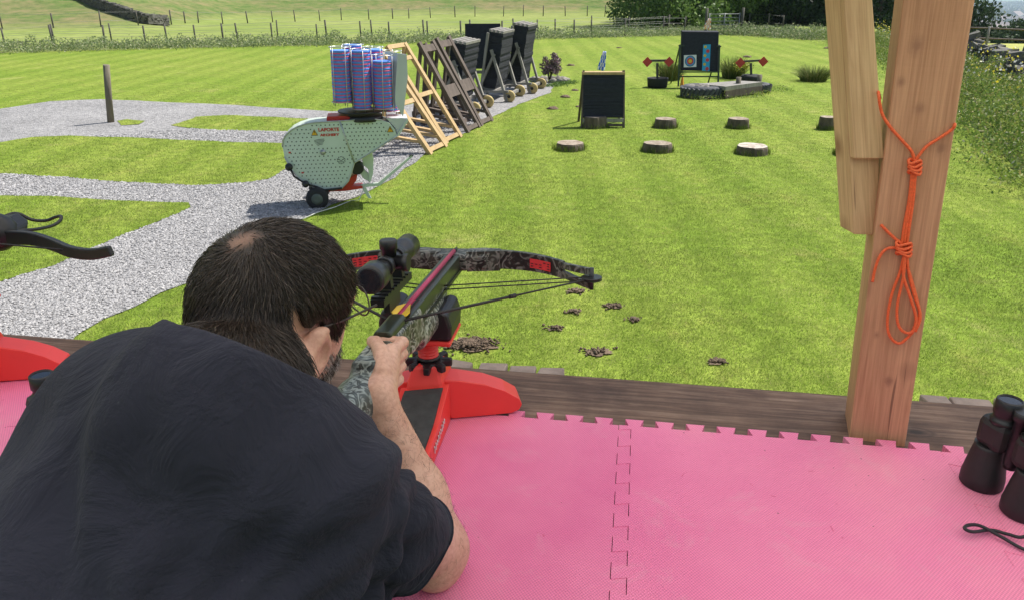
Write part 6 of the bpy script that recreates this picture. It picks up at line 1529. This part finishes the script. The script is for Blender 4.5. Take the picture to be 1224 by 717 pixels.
def surf_strands(fn, V, sel, n, length, flow, r0, lift=.35, K_=5, clip=None):
    idx = rng.choice(np.where(sel)[0], n); P0 = V[idx]+rng.normal(0, .0018, (n, 3)); N0 = normals(fn, P0); pts = np.zeros((n, K_, 3)); pts[:, 0] = P0-N0*.002; cur = P0.copy(); ln = length*rng.uniform(.6, 1.15, n); jit = rng.normal(0, .15, (n, 3))
    for k in range(1, K_):
        Nn = normals(fn, cur); Fd = flow(cur)+jit; Fd -= (Fd*Nn).sum(1)[:, None]*Nn; Fd /= np.maximum(np.linalg.norm(Fd, axis=1), 1e-6)[:, None]
        cur = cur+(Fd+Nn*lift*(1.1-k/K_))*(ln/(K_-1))[:, None]; pts[:, k] = cur
    if clip is not None:
        e = (pts.reshape(-1, 3)-HC) @ Mh/HS; hz = hairline(e); bad = ((e[:, 2] < hz-.010) | ((np.abs(e[:, 0]) > .06) & (np.abs(e[:, 1]+.022) < .032) & (e[:, 2] < .026))).reshape(n, K_).any(1); pts = pts[~bad]
    return strands(pts, r0, .25)
hf = hl(hair_fn); cr = hw(*CROWN)
def flow(p):
    r_ = p-cr; d = np.linalg.norm(r_, axis=1)[:, None]; out = r_/np.maximum(d, .01)
    sw = np.cross(out, Mh[:, 2]); wv = np.stack([np.sin(p[:, 1]*70+p[:, 2]*40), np.sin(p[:, 0]*80+2), np.cos(p[:, 0]*60+p[:, 1]*50)], 1)*.18
    return out+sw*np.exp(-d/.035)*1.2-Mh[:, 2]*.35*np.clip(d/.08, 0, 1)+wv
HV = V; dcr = np.linalg.norm(HV-cr, axis=1); keep = np.ones(len(HV), bool); thin = rng.random(len(HV)) < np.clip((dcr-.004)/.026, .30, 1); keep &= thin
HL_ = (HV-HC) @ Mh/HS; keep &= ~((np.abs(HL_[:, 0]) > .045) & (HL_[:, 1] > -.046) & (HL_[:, 1] < .006) & (HL_[:, 2] < .030)) 
SV, SF = surf_strands(hf, HV, keep, 30000, .021, flow, .00055, .13, 5, 1)
mesh_np('hair_strands', SV, SF, M['hair'], cap_, True)
# beard and sideburns
beard_m = island_mat('beard', [(0, (.03, .022, .018)), (.4, (.12, .10, .09)), (.7, (.34, .32, .30)), (1, (.6, .58, .56))], .5)
BV = np.array([hw(*q) for q in np.stack([rng.uniform(-.085, .09, 60000), rng.uniform(-.03, .12, 60000), rng.uniform(-.135, -.005, 60000)], 1)])
hfn = hl(lambda q: s_union(head_k, .035)(q)); dd = hfn(BV); ql = (BV-HC) @ Mh/HS; sel = (np.abs(dd) < .004) & (ql[:, 2] < -.035-.35*(ql[:, 1]-.01).clip(0, .1)+.035*(ql[:, 1] < .02)) & (ql[:, 1] > -.004)
def bflow(p): return -Mh[:, 2][None]*np.ones((len(p), 1))+Mh[:, 1][None]*.25
SV, SF = surf_strands(hfn, BV, sel, 4200, .010, bflow, .00042, .5, 3); mesh_np('beard', SV, SF, beard_m, body, True)
# fine hair on the forearm
af = s_union(arm, .02); q = rng.normal(0, 1, (9000, 3)); tt_ = rng.random(9000)[:, None]; q = EL+(WR-EL)*tt_+q/np.linalg.norm(q, axis=1)[:, None]*.04
for _ in range(3): q = q-normals(af, q)*af(q)[:, None]
SV, SF = surf_strands(af, q, (q[:, 2] > TZ+.02), 1500, .013, lambda p: np.ones((len(p), 1))*((WR-EL)/np.linalg.norm(WR-EL)*.5-e3*.5)[None], .00016, .35, 3); mesh_np('arm_hair', SV, SF, M['hair'], body, True)
# glasses
gl = thing('glasses', Vector(hw(0, .10, .0)), 'dark framed glasses worn by the man', 'glasses'); M['frame'] = simple('glasses_frame', (.03, .02, .018), .35)
for s in (-1, 1):
    MB().tube([Vector(hw(s*.087, -.020, .022)), Vector(hw(s*.084, .03, .016)), Vector(hw(s*.072, .108, .008))], .0016, 6).build('temple', M['frame'], gl)
    c = [Vector(hw(s*.034+.027*math.cos(a)*s, .118-.010*abs(math.cos(a))*(1 if math.cos(a) > 0 else 0), -.006+.019*math.sin(a))) for a in np.linspace(0, 6.283, 25)]; MB().tube(c, .0011, 6).build('rim', M['frame'], gl)
MB().tube([Vector(hw(-.008, .119, .002)), Vector(hw(0, .122, .004)), Vector(hw(.008, .119, .002))], .0012, 6).build('bridge', M['frame'], gl)

# ================= light, air, camera =================
w = bpy.data.worlds.new('World'); S.world = w; w.use_nodes = True; nt = w.node_tree; bg = nt.nodes['Background']; sky = nt.nodes.new('ShaderNodeTexSky'); sky.sky_type = 'NISHITA'; sky.sun_disc = False
SUN_AZ, SUN_EL = math.atan2(.52, .32), R(57)
sky.sun_elevation = SUN_EL; sky.sun_rotation = SUN_AZ; sky.air_density = 1.2; sky.dust_density = 2.0
nt.links.new(sky.outputs[0], bg.inputs[0]); bg.inputs[1].default_value = .10
sl = bpy.data.lights.new('sun', 'SUN'); sl.energy = 5.0; sl.angle = R(.55); sl.color = (1, .96, .89); so = bpy.data.objects.new('sun', sl); COL.objects.link(so)
sv = Vector((math.sin(SUN_AZ)*math.cos(SUN_EL), math.cos(SUN_AZ)*math.cos(SUN_EL), math.sin(SUN_EL))); so.rotation_euler = sv.to_track_quat('Z', 'Y').to_euler(); so.location = (5, 5, 10)
HAZE = .00012
if HAZE:
    hz = MB(); hz.box((0, 4500, -5), (16000, 18000, 300)); ho = hz.build('haze', []) if 0 else None
    me_m = bpy.data.materials.new('haze'); me_m.use_nodes = True; n_ = me_m.node_tree; n_.nodes.clear(); out = n_.nodes.new('ShaderNodeOutputMaterial'); pv = n_.nodes.new('ShaderNodeVolumePrincipled'); pv.inputs['Density'].default_value = HAZE; pv.inputs['Color'].default_value = (.66, .80, 1, 1); pv.inputs['Anisotropy'].default_value = .2
    n_.links.new(pv.outputs[0], out.inputs['Volume']); zt_ = 52; zb_ = -120
    b_ = MB(); b_.box((0, 2900, (zt_+zb_)/2), (14000, 20400, zt_-zb_)); ho = b_.build('haze', me_m); tag(ho, kind='stuff')
cam = bpy.data.cameras.new('camera'); co_ = bpy.data.objects.new('camera', cam); COL.objects.link(co_); S.camera = co_
co_.location = (0, 0, EYE); co_.rotation_euler = (R(90)-PITCH, 0, 0); cam.sensor_width = 36; cam.lens = F/1224*36; cam.clip_start = .05; cam.clip_end = 20000
S.render.engine = 'CYCLES'; S.render.resolution_x = 1024; S.render.resolution_y = 599
S.view_settings.view_transform = 'Standard'; S.view_settings.look = 'None'; S.view_settings.exposure = EXPO; S.view_settings.gamma = 1
S.cycles.volume_bounces = 1
